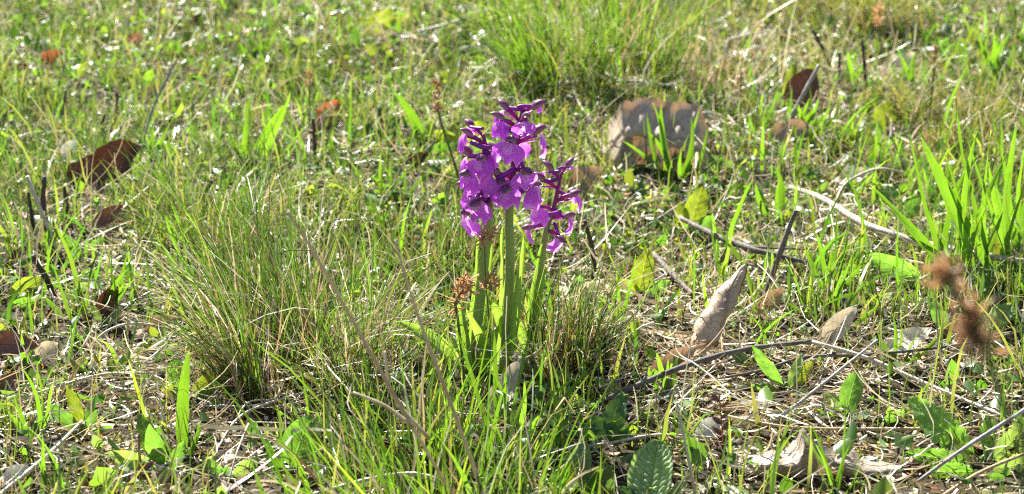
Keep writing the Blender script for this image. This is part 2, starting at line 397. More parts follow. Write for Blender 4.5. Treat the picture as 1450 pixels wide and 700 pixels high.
def blade(base, tip, width, parent, sag=.12, seed=0, mat=None, name='blade', hint=None):
    rg = random.Random(seed)
    L = (tip - base).length
    V, F, U = leaf_geo(L, width, nu=11, nv=3, a=.62 + rg.random() * .12, b=.55, curl=.0, fold=.35, bend=(rg.random() - .3) * 1.2 * (sag / .12), wave=.004, twist=rg.uniform(-1.6, 1.6), seed=seed, sabre=rg.gauss(0, .055))
    U = U.copy(); V = V.copy()
    # keep the foot of a blade wide
    k = (U[:, 0] < .35); V[k, 0] *= 1.15
    o = link(name, build_mesh(name, V, F, mat or M_BLADE, uv=U), parent)
    h = hint or (rg.uniform(-.9, .9), -1, rg.uniform(-.2, .6))
    o.matrix_local = local(parent) @ frame(base, tip, h)
    return o

# ------------------------------------------------------------------ ribbons (grass, straw) in bulk
def ribbons(base, az, lean0, lean1, length, width, segs, rg, col0, col1, twist=1.0, daz=.5, prof='blade', clamp=True):
    n = len(base); s = np.linspace(0, 1, segs + 1)
    P = np.zeros((n, segs + 1, 3)); P[:, 0] = base; T = np.zeros((n, segs + 1, 3))
    daz = rg.normal(0, daz, n); kink = np.where(rg.random(n) < .22, rg.normal(.9, .5, n), 0); kpos = rg.uniform(.3, .85, n)
    wob = np.zeros(n)
    for k in range(segs + 1):
        wob = wob + rg.normal(0, .07, n)
        th = lean0 + (lean1 - lean0) * s[k] ** 1.3 + kink * (s[k] > kpos) + wob; a = az + daz * s[k]
        T[:, k] = np.stack([np.sin(th) * np.cos(a), np.sin(th) * np.sin(a), np.cos(th)], -1)
        if k < segs: P[:, k + 1] = P[:, k] + T[:, k] * (length / segs)[:, None]
    if clamp:
        g = gz(P[:, 1:, 0], P[:, 1:, 1]) + .001; P[:, 1:, 2] = np.maximum(P[:, 1:, 2], g + rg.random((n, 1)) * .004)
    h = np.stack([-np.sin(az), np.cos(az), 0 * az], -1)[:, None, :] + 0 * T
    nn = np.cross(T, h); tw = (rg.normal(0, twist, n)[:, None] * (.4 + s[None, :]) + rg.normal(0, .5, n)[:, None])[..., None]
    side = h * np.cos(tw) + nn * np.sin(tw)
    pr = (np.minimum(1, .65 + 1.6 * s) * (1 - s ** 2.4) + .04) if prof == 'blade' else (1 - .55 * s ** 3)
    wd = width[:, None, None] * .5 * pr[None, :, None]
    V = np.stack([P - side * wd, P + side * wd], 2)
    C = col0[:, None, None, :] * (1 - s)[None, :, None, None] + col1[:, None, None, :] * s[None, :, None, None]
    C = np.broadcast_to(C, V.shape)
    k = np.arange(segs)
    q = np.stack([2 * k, 2 * k + 1, 2 * k + 3, 2 * k + 2], -1)
    Q = (np.arange(n)[:, None, None] * (2 * (segs + 1)) + q[None]).reshape(-1, 4)
    return V.reshape(-1, 3), Q, C.reshape(-1, 3)
def strands(base, az, length, width, segs, rg, col, lift, curl=1.0, rise=.0):   # dry stalks lying about
    n = len(base); P = np.zeros((n, segs + 1, 3)); P[:, 0] = base
    a = az.copy(); kc = rg.normal(0, curl, n); h = lift.copy()
    zz = np.zeros((n, segs + 1)); zz[:, 0] = h
    tilt = rg.normal(rise, .25, n); dt = rg.normal(0, .35, n)
    for k in range(segs):
        a = a + kc / segs + rg.normal(0, .12 * max(.3, curl), n); tilt = tilt + dt / segs * 2
        P[:, k + 1, 0] = P[:, k, 0] + np.cos(a) * np.cos(tilt) * length / segs
        P[:, k + 1, 1] = P[:, k, 1] + np.sin(a) * np.cos(tilt) * length / segs
        zz[:, k + 1] = np.maximum(.0012, zz[:, k] + np.sin(tilt) * length / segs)
    P[:, :, 2] = gz(P[:, :, 0], P[:, :, 1]) + zz
    T = np.gradient(P, axis=1); T /= np.linalg.norm(T, axis=2, keepdims=True) + 1e-9
    up = np.array([0, 0, 1.0]); h0 = np.cross(T, up); h0 /= np.linalg.norm(h0, axis=2, keepdims=True) + 1e-6
    n0 = np.cross(h0, T); tw = rg.uniform(-1.3, 1.3, n)[:, None, None] + np.cumsum(rg.normal(0, .25, (n, segs + 1)), 1)[..., None]
    side = h0 * np.cos(tw) + n0 * np.sin(tw)
    wd = (width[:, None] * .5 * (1 - .5 * np.linspace(0, 1, segs + 1)[None] ** 2))[..., None]
    V = np.stack([P - side * wd, P + side * wd], 2)
    C = np.broadcast_to(col[:, None, None, :], V.shape)
    k = np.arange(segs); q = np.stack([2 * k, 2 * k + 1, 2 * k + 3, 2 * k + 2], -1)
    Q = (np.arange(n)[:, None, None] * (2 * (segs + 1)) + q[None]).reshape(-1, 4)
    return V.reshape(-1, 3), Q, C.reshape(-1, 3)
def merge(parts):
    V, Q, C, o = [], [], [], 0
    for v, q, c in parts:
        V.append(v); Q.append(q + o); C.append(c); o += len(v)
    return np.vstack(V), np.vstack(Q), np.vstack(C)
def pick(rg, n, palette, jit=.18):
    p = np.array([c for c, _ in palette]); wt = np.array([x for _, x in palette], float); wt /= wt.sum()
    c = p[rg.choice(len(p), n, p=wt)]
    return c * (1 + rg.normal(0, jit, (n, 1))).clip(.5, 1.6) * (1 + rg.normal(0, .05, (n, 3)))
GREEN = [((.08, .145, .036), 4), ((.065, .12, .03), 3.5), ((.12, .175, .045), 3), ((.04, .08, .024), 2.5), ((.16, .19, .07), 2)]
STRAW = [((.5, .42, .27), 4), ((.62, .55, .4), 4), ((.38, .28, .16), 2), ((.24, .14, .08), 1), ((.7, .65, .53), 3), ((.3, .27, .11), .8)]

def vnoise(x, y, f, seed):
    r = np.random.default_rng(seed); z = 0
    for _ in range(6):
        a = r.random() * 6.28; k = f * (.5 + r.random()); z = z + np.sin((x * math.cos(a) + y * math.sin(a)) * k + r.random() * 6.28)
    return z / 6 * 1.6                           # about -1..1
def ell(x, y, px, py, rx, ry):                  # soft patch on the ground, centre and half-sizes given on the photograph
    c = at(px, py); ex = mm(rx, c); n = at(px, py - ry); f = at(px, py + ry); ey = abs(n.y - f.y) * .5
    return np.exp(-(((x - c.x) / ex) ** 2 + ((y - c.y) / ey) ** 2))
def field(n, rg, y0=.72, y1=2.75):
    # even spread over the strip of meadow in front of the camera
    y = rg.uniform(y0, y1, int(n * 1.6)); keep = rg.random(len(y)) < (.6 * y + .35) / (.6 * y1 + .35)
    y = y[keep][:n]; x = rg.uniform(-1, 1, len(y)) * (.3 * y + .18)
    return x, y

# ------------------------------------------------------------------ the ground
def ground():
    t = np.linspace(-1, 1, 221)
    gx = np.sign(t) * (np.abs(t) * 1.2 + np.abs(t) ** 9 * 600)
    t2 = np.linspace(0, 1, 281)
    gy = -1 + 4.2 * t2 + t2 ** 14 * 900
    gy[0] = -500; gy[1] = -20
    X, Y = np.meshgrid(gx, gy)
    Z = gz(X, Y)
    fine = np.exp(-np.maximum(0, np.hypot(X, Y - 1.5) - 3))
    Z = Z + fine * .0012 * R0.normal(0, 1, X.shape)
    V = np.stack([X, Y, Z], -1).reshape(-1, 3)
    o = link('ground', build_mesh('ground', V, grid_faces(len(gy), len(gx)), M_SOIL))
    o['kind'] = 'structure'
ground()

# ------------------------------------------------------------------ tussocks of fine grass
def tussock(label, px, py, n, rad, Lm, Ls, W, lean, bias, palette, dead_frac, seed, curly=0, group=None, dead_side=None):
    rg = np.random.default_rng(seed); c0 = at(px, py)
    t = thing('grass_tussock', label, 'grass tussock', c0, group)
    NS = 16; sr = rad * np.sqrt(rg.random(NS)); sa = rg.uniform(0, 6.283, NS)
    sub = np.stack([sr * np.cos(sa), sr * np.sin(sa), rg.normal(0, .25, NS), rg.normal(0, .25, NS), rg.uniform(.7, 1.3, NS)], -1)
    def mk(n, pal, lean_mul, Lmul, prof, segs):
        ci = rg.integers(0, NS, n)
        x = sub[ci, 0] + rg.normal(0, rad * .13, n); y = sub[ci, 1] + rg.normal(0, rad * .13, n)
        r = np.hypot(x, y); a = np.arctan2(y, x)
        if dead_side is not None and prof == 'strand': x = x + dead_side[0] * rg.random(n); y = y + dead_side[1] * rg.random(n)
        vx = np.cos(a) * r / rad * lean + bias[0] + rg.normal(0, .2, n) + sub[ci, 2]; vy = np.sin(a) * r / rad * lean + bias[1] + rg.normal(0, .2, n) + sub[ci, 3]
        l0 = np.hypot(vx, vy) * lean_mul; az = np.arctan2(vy, vx)
        L = rg.normal(Lm, Ls, n).clip(Lm * .3, Lm * 1.7) * Lmul * sub[ci, 4]
        c = pick(rg, n, pal)
        wx = x + c0.x; wy = y + c0.y
        v, q, c = ribbons(np.stack([wx, wy, gz(wx, wy) - .001], -1), az, l0 * .55, l0 * 1.25 + np.abs(rg.normal(.15, .2, n)), L, rg.uniform(.6, 1.3, n) * W, segs, rg, c * np.array([1.15, .9, .85]) * .9, c * 1.05, prof=prof, daz=.3)
        return v - np.array(c0), q, c
    nd = int(n * dead_frac)
    V, Q, C = mk(n - nd, palette, 1, 1, 'blade', 7)
    o = link('foliage', build_mesh('foliage', V, Q, M_GRASS, col=C), t); o['kind'] = 'stuff'
    parts = [mk(nd, STRAW, 1.1, .75, 'strand', 6)]
    if curly:
        a = rg.uniform(0, 6.283, curly); r = rad * rg.uniform(.5, 1.25, curly)
        b = np.stack([c0.x + r * np.cos(a), c0.y + r * np.sin(a), 0 * a], -1)
        v, q, c = strands(b, a + rg.normal(0, .8, curly), rg.uniform(.025, .075, curly), rg.uniform(.0004, .0009, curly), 10, rg, pick(rg, curly, [((.6, .55, .45), 2), ((.45, .38, .27), 1)]), rg.gamma(2, .008, curly), 2.4, .15)
        parts.append((v - np.array(c0), q, c))
    V, Q, C = merge(parts)
    o = link('thatch', build_mesh('thatch', V, Q, M_STRAW, col=C), t); o['kind'] = 'stuff'
    return t
G_FINE = [((.055, .125, .02), 4), ((.08, .155, .03), 4), ((.04, .09, .02), 2.5), ((.12, .16, .04), 1.5)]
G_BRIGHT = [((.09, .2, .02), 4), ((.12, .23, .025), 4), ((.06, .15, .02), 2), ((.17, .24, .04), 1.5)]
G_DRY = [((.12, .16, .05), 3), ((.2, .18, .09), 2), ((.08, .14, .03), 3)]
tussock('big dense tussock of fine grass with curly dead strands, beside the orchids', 430, 525, 1150, .052, .08, .028, .0009, .5, (-.14, .04), G_FINE, .34, 101, 160)
tussock('tall bright green grass tussock rising behind the large grey dead leaf', 842, 128, 1000, .072, .108, .034, .0012, .42, (-.03, .08), [((.075, .165, .025), 4), ((.1, .19, .035), 3), ((.055, .125, .02), 2), ((.14, .19, .05), 1)], .2, 102, 260, dead_side=(.13, .05))
tussock('small dark wiry grass tussock growing against the orchid stems', 800, 525, 420, .026, .052, .015, .0009, .42, (.12, .02), [((.045, .105, .02), 4), ((.08, .14, .03), 2), ((.13, .1, .05), .7), ((.1, .13, .04), 1)], .3, 103, 40)
tussock('loose bright green grass tussock where the two tan dry stems rise', 620, 735, 330, .07, .06, .022, .0014, .5, (-.05, .1), G_BRIGHT, .25, 104, 30)
tussock('fuzzy brownish green tussock beyond the cut stubs', 1245, 25, 800, .08, .06, .02, .001, .5, (0, .0), G_DRY, .2, 105)
tussock('low fuzzy tan green tussock behind the broad bright blades', 1345, 180, 650, .08, .04, .014, .0009, .7, (0, .0), G_DRY, .3, 106)
tussock('thin pale tussock beside the orange bent leaf', 640, 385, 520, .045, .045, .012, .0009, .5, (0, .0), G_FINE, .3, 107)
tussock('wispy fine green tussock beyond the big curly tussock', 300, 335, 650, .055, .05, .014, .0009, .55, (0, .0), G_FINE, .3, 108)

# ------------------------------------------------------------------ orchids
def flower_meshes():
    k = .001
    out = {}
    P = [(0, 0, 0), (3 * k, 0, 2.4 * k), (6.5 * k, 0, 4.3 * k), (10.5 * k, 0, 5.2 * k)]
    out['ovary'] = tube_mesh('ovary', P, [.9 * k, 1.3 * k, 1.45 * k, 1.1 * k], M_OVARY, 9, 7)
    # hood: a boat turned over, blunt nosed
    nu, nv = 13, 13
    u = np.linspace(0, 1, nu)[:, None]; ph = np.linspace(-1.95, 1.95, nv)[None, :]
    a = 3.7 * np.sin(np.pi * np.clip(u, .02, .985) ** .85) ** .55
    X = 9 + 10.2 * u + .35 * a * (np.cos(ph) - 1) + 0 * ph; Y = a * np.sin(ph) * .92; Z = 4.6 + 1.6 * u * u + a * np.cos(ph) * .85
    V = np.stack([X, Y, Z], -1).reshape(-1, 3) * k; U = np.stack([u + 0 * ph, ph / 3.9 + .5 + 0 * u], -1).reshape(-1, 2)
    out['hood'] = build_mesh('hood', V, grid_faces(nu, nv), M_HOOD, uv=U)
    for i, (wm, fl, sd) in enumerate(((7.4, 1.1, 0), (6.8, 1.4, 1), (7.8, .85, 2))):
        nu, nv = 11, 19; rg = np.random.default_rng(70 + sd)
        s = np.linspace(0, 1, nu)[:, None]; t = np.linspace(-1, 1, nv)[None, :]
        wd = wm * (.3 + .78 * np.sin(np.pi * .5 * np.clip(s * 1.25, 0, 1)) ** .9) * (1 - .12 * s ** 4)
        ln = 10.8 * (.84 + .12 * np.cos(3 * np.pi * t) + .035 * np.cos(17 * t + sd)) * (1 - .1 * t * t)
        Y = wd * np.sin(t * fl) / np.sin(min(fl, 1.5)); X = 10.8 + 4.2 * np.sin(s * 1.6) - wd * (1 - np.cos(t * fl)) * .9 - 2.2 * s * s
        Z = 4.2 - ln * s ** 1.1 + .8 * np.sin(s * 3) + .5 * np.sin(6 * t + sd) * s * s + .45 * np.sin(13 * t + 2 * sd) * s ** 3
        V = np.stack([X + .3 * np.sin(7 * s + 9 * t) + .7 * np.sin(11 * t + sd) * s ** 3, Y + 0 * s, Z], -1).reshape(-1, 3) * k
        U = np.stack([s + 0 * t, t * .5 + .5 + 0 * s], -1).reshape(-1, 2)
        out['lip%d' % i] = build_mesh('lip', V, grid_faces(nu, nv), M_LIP, uv=U)
    P = [(10.5 * k, .3 * k, 4.4 * k), (7 * k, 1.6 * k, 5.2 * k), (3 * k, 2.9 * k, 6.2 * k), (-1.2 * k, 3.3 * k, 7.6 * k)]
    out['spur'] = tube_mesh('spur', P, [1.2 * k, 1.35 * k, 1.6 * k, 1.7 * k, 1.2 * k], M_SPUR, 10, 8, flat=.85)
    V, F, U = leaf_geo(.011, .0034, nu=9, nv=5, curl=.8, bend=.3, wave=.01)
    V = V @ np.array([[0, 1, 0], [1, 0, 0], [0, 0, 1.0]]).T
    out['bract'] = build_mesh('bract', V, F, M_OVARY, uv=U)
    return out
FM = flower_meshes()
def orchid(label, foot, axis, rstem, flowers, leaves, top_frac):
    b = at(*foot); Y = b.y
    t = thing('orchid', label, 'orchid', b)
    clear(b, .032, .75)
    pts = [b + Vector((0, 0, -.002))] + [pt(px, py, Y + dy) for px, py, dy in axis]
    me = tube_mesh('stem', [p - b for p in pts], rstem, M_ORCHSTEM, 26, 10, .03, 4)
    link('stem', me, t)
    sp = spline(pts, 60)
    for i, (py, az, sc, tilt) in enumerate(flowers):
        # point of the axis at that height of the photograph
        best = min(sp, key=lambda p: abs((350 - FPX * ((p.y * SP + (p.z - H) * CP)) / (p.y * CP - (p.z - H) * SP)) - py))
        r = random.Random(int(py * 7 + az))
        M = Matrix.Translation(best - b) @ Matrix.Rotation(math.radians(az), 4, 'Z') @ Matrix.Rotation(-math.radians(tilt), 4, 'Y') @ Matrix.Rotation(r.uniform(-.22, .22), 4, 'X') @ Matrix.Translation((.0006, 0, 0))
        f = link('flower', FM['ovary'], t); f.matrix_local = M @ Matrix.Scale(sc, 4)
        bud = sc < .8
        h = link('hood', FM['hood'], f); h.rotation_euler = (0, r.uniform(-.25, .12), r.uniform(-.2, .2))
        h.scale = (.84, .92, .95); h.location = (.0012, 0, .0004)
        if bud: h.scale = (1.15, 1.3, 1.3); h.location = (-.002, 0, -.0015)
        l = link('lip', FM['lip%d' % r.randrange(3)], f); q = r.uniform(1.05, 1.3) * (.45 if bud else 1); l.scale = (q, q, q) if not bud else (q * 1.6, q, q)
        l.rotation_euler = (r.uniform(-.15, .15), r.uniform(-.15, .2), r.uniform(-.2, .2))
        if bud: l.location = (.004, 0, .0015)
        s = link('spur', FM['spur'], f); s.rotation_euler = (r.choice([0, 0, .5, -1.2]), r.uniform(-.2, .3), r.uniform(-.25, .25))
        link('bract', FM['bract'], f).rotation_euler = (0, -.15, r.uniform(-.2, .2))
    for (bx, by, tx, ty, dy, wr, kw) in leaves:
        q0 = at(bx, by) if by > 505 else pt(bx, by, Y - .004)
        q0.y = min(q0.y, Y + .02); tip = pt(tx, ty, q0.y + dy)
        kw = dict(kw); kw.setdefault('wave', .004); kw.setdefault('nu', 30); hint = kw.pop('hint', (0, -.8, .6))
        leaf('leaf', q0, tip, wr, M_ORCHLEAF, hint, t, **kw)
    return t
k = .001
orchid('tallest purple orchid, middle of the three, with straight thick green stem', (712, 528), [(717, 470, 0), (722, 380, 0), (721, 300, 0), (727, 240, 0), (733, 190, 0), (740, 156, 0)],
       [3.2 * k, 3.1 * k, 2.9 * k, 2.6 * k, 2.1 * k, 1.7 * k, 1.0 * k],
       [(162, 0, .79, 14), (172, 165, .98, 12), (176, 285, .88, 4), (184, 205, 1.08, 4), (202, 4, 1.12, -2), (206, 262, 1.08, 0), (224, 185, 1.15, 0), (238, 300, 1.1, -8), (250, 220, 1.2, -6), (262, 258, 1.2, -14), (266, 346, 1.1, -2), (226, 95, 1.05, 0)],
       [(714, 508, 712, 322, -.002, .075, dict(curl=1.5, bend=.05, a=.6, b=.42, hint=(-1, -.35, .1))), (722, 505, 741, 336, -.004, .1, dict(curl=1.5, bend=.1, a=.62, b=.45, hint=(.45, -1, .2))),
        (708, 512, 722, 372, -.007, .1, dict(curl=1.3, bend=-.1, a=.6, b=.45, hint=(-.35, -1, .2))),
        (724, 512, 690, 426, -.03, .12, dict(curl=.9, bend=1.3, hint=(-.3, -1, .5))),
        (700, 528, 660, 438, -.02, .15, dict(curl=1.0, bend=.5, hint=(-.5, -.8, .5))),
        (735, 520, 790, 470, .02, .14, dict(curl=.8, bend=-.8, hint=(0, -.6, 1)))], .6)
orchid('purple orchid with pale-edged leafy stem, beside the big fine tussock', (672, 530), [(675, 470, 0), (685, 380, 0), (692, 310, 0), (694, 260, -.004), (690, 220, -.006), (684, 190, -.006)],
       [3.3 * k, 3.2 * k, 3.0 * k, 2.7 * k, 1.9 * k, 1.5 * k, 1.0 * k],
       [(194, 150, .85, 6), (204, 190, 1.0, 2), (222, 255, 1.05, -2), (232, 175, 1.1, -4), (246, 215, 1.15, -6), (262, 310, 1.0, -6), (272, 185, 1.15, -10), (280, 240, 1.22, -18), (292, 215, 1.2, -26), (250, 120, 1.0, 0)],
       [(664, 529, 680, 332, -.002, .075, dict(curl=1.5, bend=.05, a=.6, b=.42, hint=(-1, -.35, .1))), (670, 527, 697, 345, -.004, .1, dict(curl=1.5, bend=.12, a=.62, b=.45, hint=(.2, -1, .2))),
        (670, 530, 652, 428, -.012, .32, dict(curl=1.2, bend=.2, a=.8, b=.6, hint=(-.75, -.5, .5))),
        (660, 530, 560, 455, -.015, .2, dict(curl=.8, bend=-.6, hint=(.2, -.6, 1))),
        (664, 532, 610, 470, .03, .3, dict(curl=.6, bend=-.7, hint=(.2, -.7, .8))),
        (680, 532, 706, 460, -.02, .16, dict(curl=.9, bend=.5, hint=(.2, -1, .4)))], .6)
orchid('slender purple orchid with sparse flowers and bent stem, by the wiry tussock', (744, 505), [(751, 450, 0), (765, 375, 0), (774, 325, 0), (785, 290, 0), (791, 262, 0), (796, 243, 0)],
       [3.2 * k, 3.1 * k, 2.6 * k, 1.9 * k, 1.5 * k, 1.1 * k, .8 * k],
       [(248, 30, .62, 25), (254, 168, .72, 12), (268, 185, .98, 4), (286, 6, .95, 2), (296, 215, .92, -8), (310, 350, .88, -14), (322, 190, .88, -20), (326, 320, .81, -38)],
       [(740, 503, 768, 345, -.003, .09, dict(curl=1.5, bend=.08, a=.6, b=.45, hint=(-.9, -.5, .2))), (748, 500, 772, 375, -.005, .1, dict(curl=1.4, bend=.12, a=.62, b=.45, hint=(.4, -1, .2))),
        (748, 510, 728, 440, -.02, .14, dict(curl=.9, bend=.6, hint=(-.3, -1, .4)))], .6)

# ------------------------------------------------------------------ dead leaves
UPC = (0, -.55, .85)
def dead(label, foot, tp, dy, wr, mat, hint=UPC, lift=0, **kw):
    base = at(*foot, lift); tip = pt(*tp, base.y + dy)
    g = float(gz(tip.x, tip.y)) + .001
    if tip.z < g: tip.z = g
    L = (tip - base).length; V, F, U = leaf_geo(L, L * wr, **kw)
    M = frame(base, tip, hint)
    clear(base.lerp(tip, .5), L * .55)
    o = link('dead_leaf', build_mesh('dead_leaf', V, F, mat, uv=U)); o.matrix_world = M
    return tag(o, label, 'dead leaf')
def sheet(label, cols, Y, relief, mat, nu=44, nv=20):
    # a dead leaf given by its profile: columns (px, top py, bottom py); relief(s, t) pushes the surface back and forth in metres
    cols = np.array(cols, float); q = np.linspace(0, 1, len(cols)); ss = np.linspace(0, 1, nu)
    pxs, tops, bots = [np.interp(ss, q, cols[:, i]) for i in range(3)]
    V, U = [], []
    for i, a in enumerate(ss):
        for t in np.linspace(0, 1, nv):
            p = pt(pxs[i] + 2 * math.sin(9 * t + 7 * a), bots[i] + (tops[i] - bots[i]) * t + t * (1.6 * math.sin(61 * a) + 1.2 * math.sin(97 * a)), Y + relief(a, t))
            p.z = max(p.z, float(gz(p.x, p.y)) + .0015)
            V.append(p); U.append((a, t))
    b = V[nv * (nu // 2)].copy(); clear(b, mm(abs(cols[-1, 0] - cols[0, 0]) * .5, b), .96)
    o = link('dead_leaf', build_mesh('dead_leaf', np.array([tuple(p - b) for p in V]), grid_faces(nu, nv), mat, uv=np.array(U))); o.location = b
    return tag(o, label, 'dead leaf')
Y1 = at(925, 250).y
sheet('large grey-brown dead leaf standing folded behind fresh broad grass blades',
      [(828, 222, 228), (840, 206, 238), (852, 196, 244), (866, 172, 247), (878, 150, 249), (886, 143, 250), (900, 142, 251), (916, 139, 251), (930, 140, 251), (939, 141, 251), (946, 143, 251), (953, 144, 251), (968, 146, 250), (984, 145, 250), (992, 152, 250), (1000, 180, 248), (1012, 206, 244), (1022, 230, 238)],
      Y1, lambda a, t: .034 * t + .34 * max(0, .25 - a) * (.2 + .8 * t) + .03 * abs(t - (.75 - .45 * a)) - .06 * max(0, t - .9) * (1 if a > .2 else 0)  + .0025 * math.sin(19 * a + 5 * t) + .002 * math.sin(37 * a - 13 * t) + .16 * max(0, a - .86), M_DEAD_GREY, nu=70, nv=32)
dead('dark red-brown lobed oak leaf standing in the turf by charred stubs', (98, 262), (196, 205), .0, .62, M_DEAD_RED, (.1, -1, .3), lobes=4, ld=.3, curl=.7, bend=.6, wave=.05, b=.5, nu=48, seed=4, lift=.007, torn=.3)
dead('small rust-red dead leaf folded in the grass below the oak leaf', (130, 322), (174, 290), .0, .45, M_DEAD_RED, (.2, -1, .6), curl=.8, bend=.4, seed=6, lift=.004)
dead('smooth maroon dead leaf lying flat beside a cream leaf scrap', (-30, 486), (54, 490), .0, .5, M_DEAD_RED, (.0, -1, .7), curl=.5, bend=-.3, seed=7, lift=.016)
dead('orange-red dead leaf glowing in the turf beyond the big tussock', (446, 168), (486, 142), .0, .5, M_DEAD_ORANGE, (.1, -1, .3), curl=.6, bend=.5, lobes=3, ld=.3, nu=36, seed=8, lift=.006)
dead('brown shadowed dead leaf under the glowing orange-red leaf', (436, 190), (486, 166), .0, .5, M_DEAD_RED, (.1, -1, .6), curl=.7, seed=9, lift=.004)
def rolled(label, foot, tp, dy, r0, mat, lift):
    b = at(*foot, lift); tip = pt(*tp, b.y + dy); nu, nv = 34, 40
    L = (tip - b).length; V, U = [], []
    rg = random.Random(3)
    for i in range(nu):
        u = i / (nu - 1)
        for j in range(nv):
            v = j / (nv - 1); a = v * 8.0 + 2.6 * u + 2.2
            r = mm(r0, b) * ((1 - u) ** .62 * (1 - .12 * math.sin(9 * u)) + .06) * (1 + .5 * v - .05 * math.sin(2 * a + 5 * u) + .09 * math.sin(15 * u + 2 * a) + .05 * math.sin(37 * u + 5 * a)) * (.85 + .15 * min(1, 4 * u))
            e = .07 * math.sin(2.2 * a) + .03 * math.sin(7 * a) + .09 * v
            V.append((r * math.cos(a), u * L + (1 - u) * L * e, r * math.sin(a) * .8)); U.append((u, v))
    o = link('dead_leaf', build_mesh('dead_leaf', np.array(V), grid_faces(nu, nv), mat, uv=np.array(U)))
    o.matrix_world = frame(b, tip, (-.3, -1, .4)); clear(b.lerp(tip, .3), .03, .8)
    return tag(o, label, 'dead leaf')
rolled('pale beige dead leaf rolled up into a pointed cone, by the crossed dark twigs', (992, 488), (1056, 375), .03, 17, M_DEAD_WARM, .014)
sheet('wavy grey-tan dead leaf with raised peak lying on the soil',
      [(1034, 652, 660), (1060, 641, 672), (1090, 640, 677), (1115, 636, 679), (1130, 620, 680), (1138, 604, 680), (1147, 618, 679), (1165, 632, 678), (1186, 638, 678), (1202, 633, 677), (1215, 642, 676), (1240, 650, 675), (1275, 660, 670)],
      at(1150, 676).y, lambda a, t: (.016 + .045 * max(0, .4 - a)) * t * (1 - .5 * math.exp(-((a - .45) / .1) ** 2)) - .008 * math.sin(math.pi * t) + .006 * math.sin(14 * a + 3 * t) * (.3 + t) + .0015 * math.sin(31 * a), M_DEAD_BEIGE)
dead('brown curled dead leaf under the long dark twig', (918, 532), (1000, 488), .01, .45, M_DEAD_TAN, (-.2, -.6, 1), curl=1.5, bend=.5, seed=12, lift=.004)
dead('pale beige dead leaf propped at the foot of the orchids', (690, 590), (738, 508), .015, .42, M_DEAD_PALE, (-.4, -.8, .6), curl=.6, bend=.5, wave=.03, seed=13, lift=.004)
dead('tan and cream crinkled dead leaf behind the slender orchid', (798, 272), (852, 236), .0, .7, M_DEAD_TAN, (.0, -1, .6), curl=.5, bend=.5, wave=.09, torn=.3, seed=14, lift=.004)
dead('rust-orange leaf scrap on the far turf, wider than tall', (56, 88), (90, 74), .0, .6, M_DEAD_ORANGE, (0, -1, .4), curl=.5, seed=15, lift=.01)
dead('dull red leaf scrap upright beside the rust-orange scrap', (30, 112), (34, 84), .0, .6, M_DEAD_RED, (0, -1, .2), curl=.4, seed=16, lift=.004)
dead('small orange-red leaf scrap alone on the far turf', (186, 66), (200, 47), .0, .75, M_DEAD_ORANGE, (0, -1, .2), curl=.4, seed=17, lift=.006)
dead('small dark brown leaf scrap on far turf, lower of a pair', (256, 60), (272, 46), .0, .7, M_DEAD_RED, (0, -1, .2), curl=.4, seed=18, lift=.006)
dead('tiny russet leaf scrap on far turf, farther of a pair', (270, 32), (284, 20), .0, .6, M_DEAD_RED, (0, -1, .2), curl=.4, seed=19, lift=.006)
dead('dark brown dead leaf cupped under a yellow-green fern-like leaf', (1120, 158), (1150, 98), .01, .75, M_DEAD_RED, (0, -1, .2), curl=.7, bend=.4, b=.5, seed=20, lift=.006)
dead('pale crinkled dead leaf ball behind the wiry tussock', (820, 428), (852, 396), .0, .8, M_DEAD_PALE, (.0, -1, .5), curl=1.3, wave=.09, bend=.8, seed=21, lift=.002)
dead('red-brown leaf scrap half buried near the straight orchid stem', (596, 336), (640, 320), .0, .4, M_DEAD_RED, (.0, -1, .5), curl=.5, seed=22, lift=.004)
dead('dark red leaf half hidden in grass behind the orchid flowers', (572, 238), (606, 216), .0, .6, M_DEAD_RED, (.0, -1, .5), curl=.6, seed=23, lift=.004)
dead('tiny rust-orange leaf scrap beside a slanting charred stub', (268, 312), (288, 300), .0, .7, M_DEAD_ORANGE, (.0, -1, .5), curl=.6, seed=24, lift=.004)
dead('small crimson leaf scrap above the slanting charred stub', (292, 294), (306, 282), .0, .8, M_DEAD_RED, (.0, -1, .3), curl=.4, seed=25, lift=.004)
dead('dark grey curled dead leaf inside the edge of the big tussock', (350, 392), (378, 358), .0, .5, M_DEAD_GREY, (.3, -1, .4), curl=.9, seed=26, lift=.012)
dead('cream dead leaf scrap beside the smooth maroon leaf', (52, 510), (84, 486), .0, .8, M_DEAD_PALE, (.0, -.8, .8), curl=.9, wave=.05, seed=28, lift=.002)
dead('silvery dead leaf standing beside the dark red oak leaf', (90, 228), (108, 198), .0, .7, M_DEAD_SILVER, (-.4, -1, .4), curl=.6, seed=29, lift=.006)
dead('pale greenish dry leaf standing upright behind the long twig', (1163, 488), (1214, 432), .004, .4, M_DEAD_PALE, (-.3, -1, .4), curl=.5, fold=.3, seed=30, lift=.004)
dead('pale tan dry leaf lying flat under the blurred brown seed head', (1246, 500), (1320, 464), .01, .42, M_DEAD_PALE, (.0, -.6, 1), curl=.3, wave=.03, seed=31, lift=.008)
dead('thin blackened leaf scrap in shade by the maroon leaf', (-6, 556), (28, 528), .0, .6, M_DEAD_RED, (.0, -.8, .8), curl=.5, seed=32, lift=.003)
dead('dark charred curled leaf standing between grass tufts', (142, 448), (164, 402), .0, .7, M_DEAD_RED, (.2, -1, .2), curl=1.4, b=.5, seed=33, lift=.003)
dead('tan crumpled dead leaf beside the cut stubs', (1080, 200), (1150, 176), .0, .5, M_DEAD_TAN, (0, -.8, .8), curl=.9, wave=.07, seed=34, lift=.004)
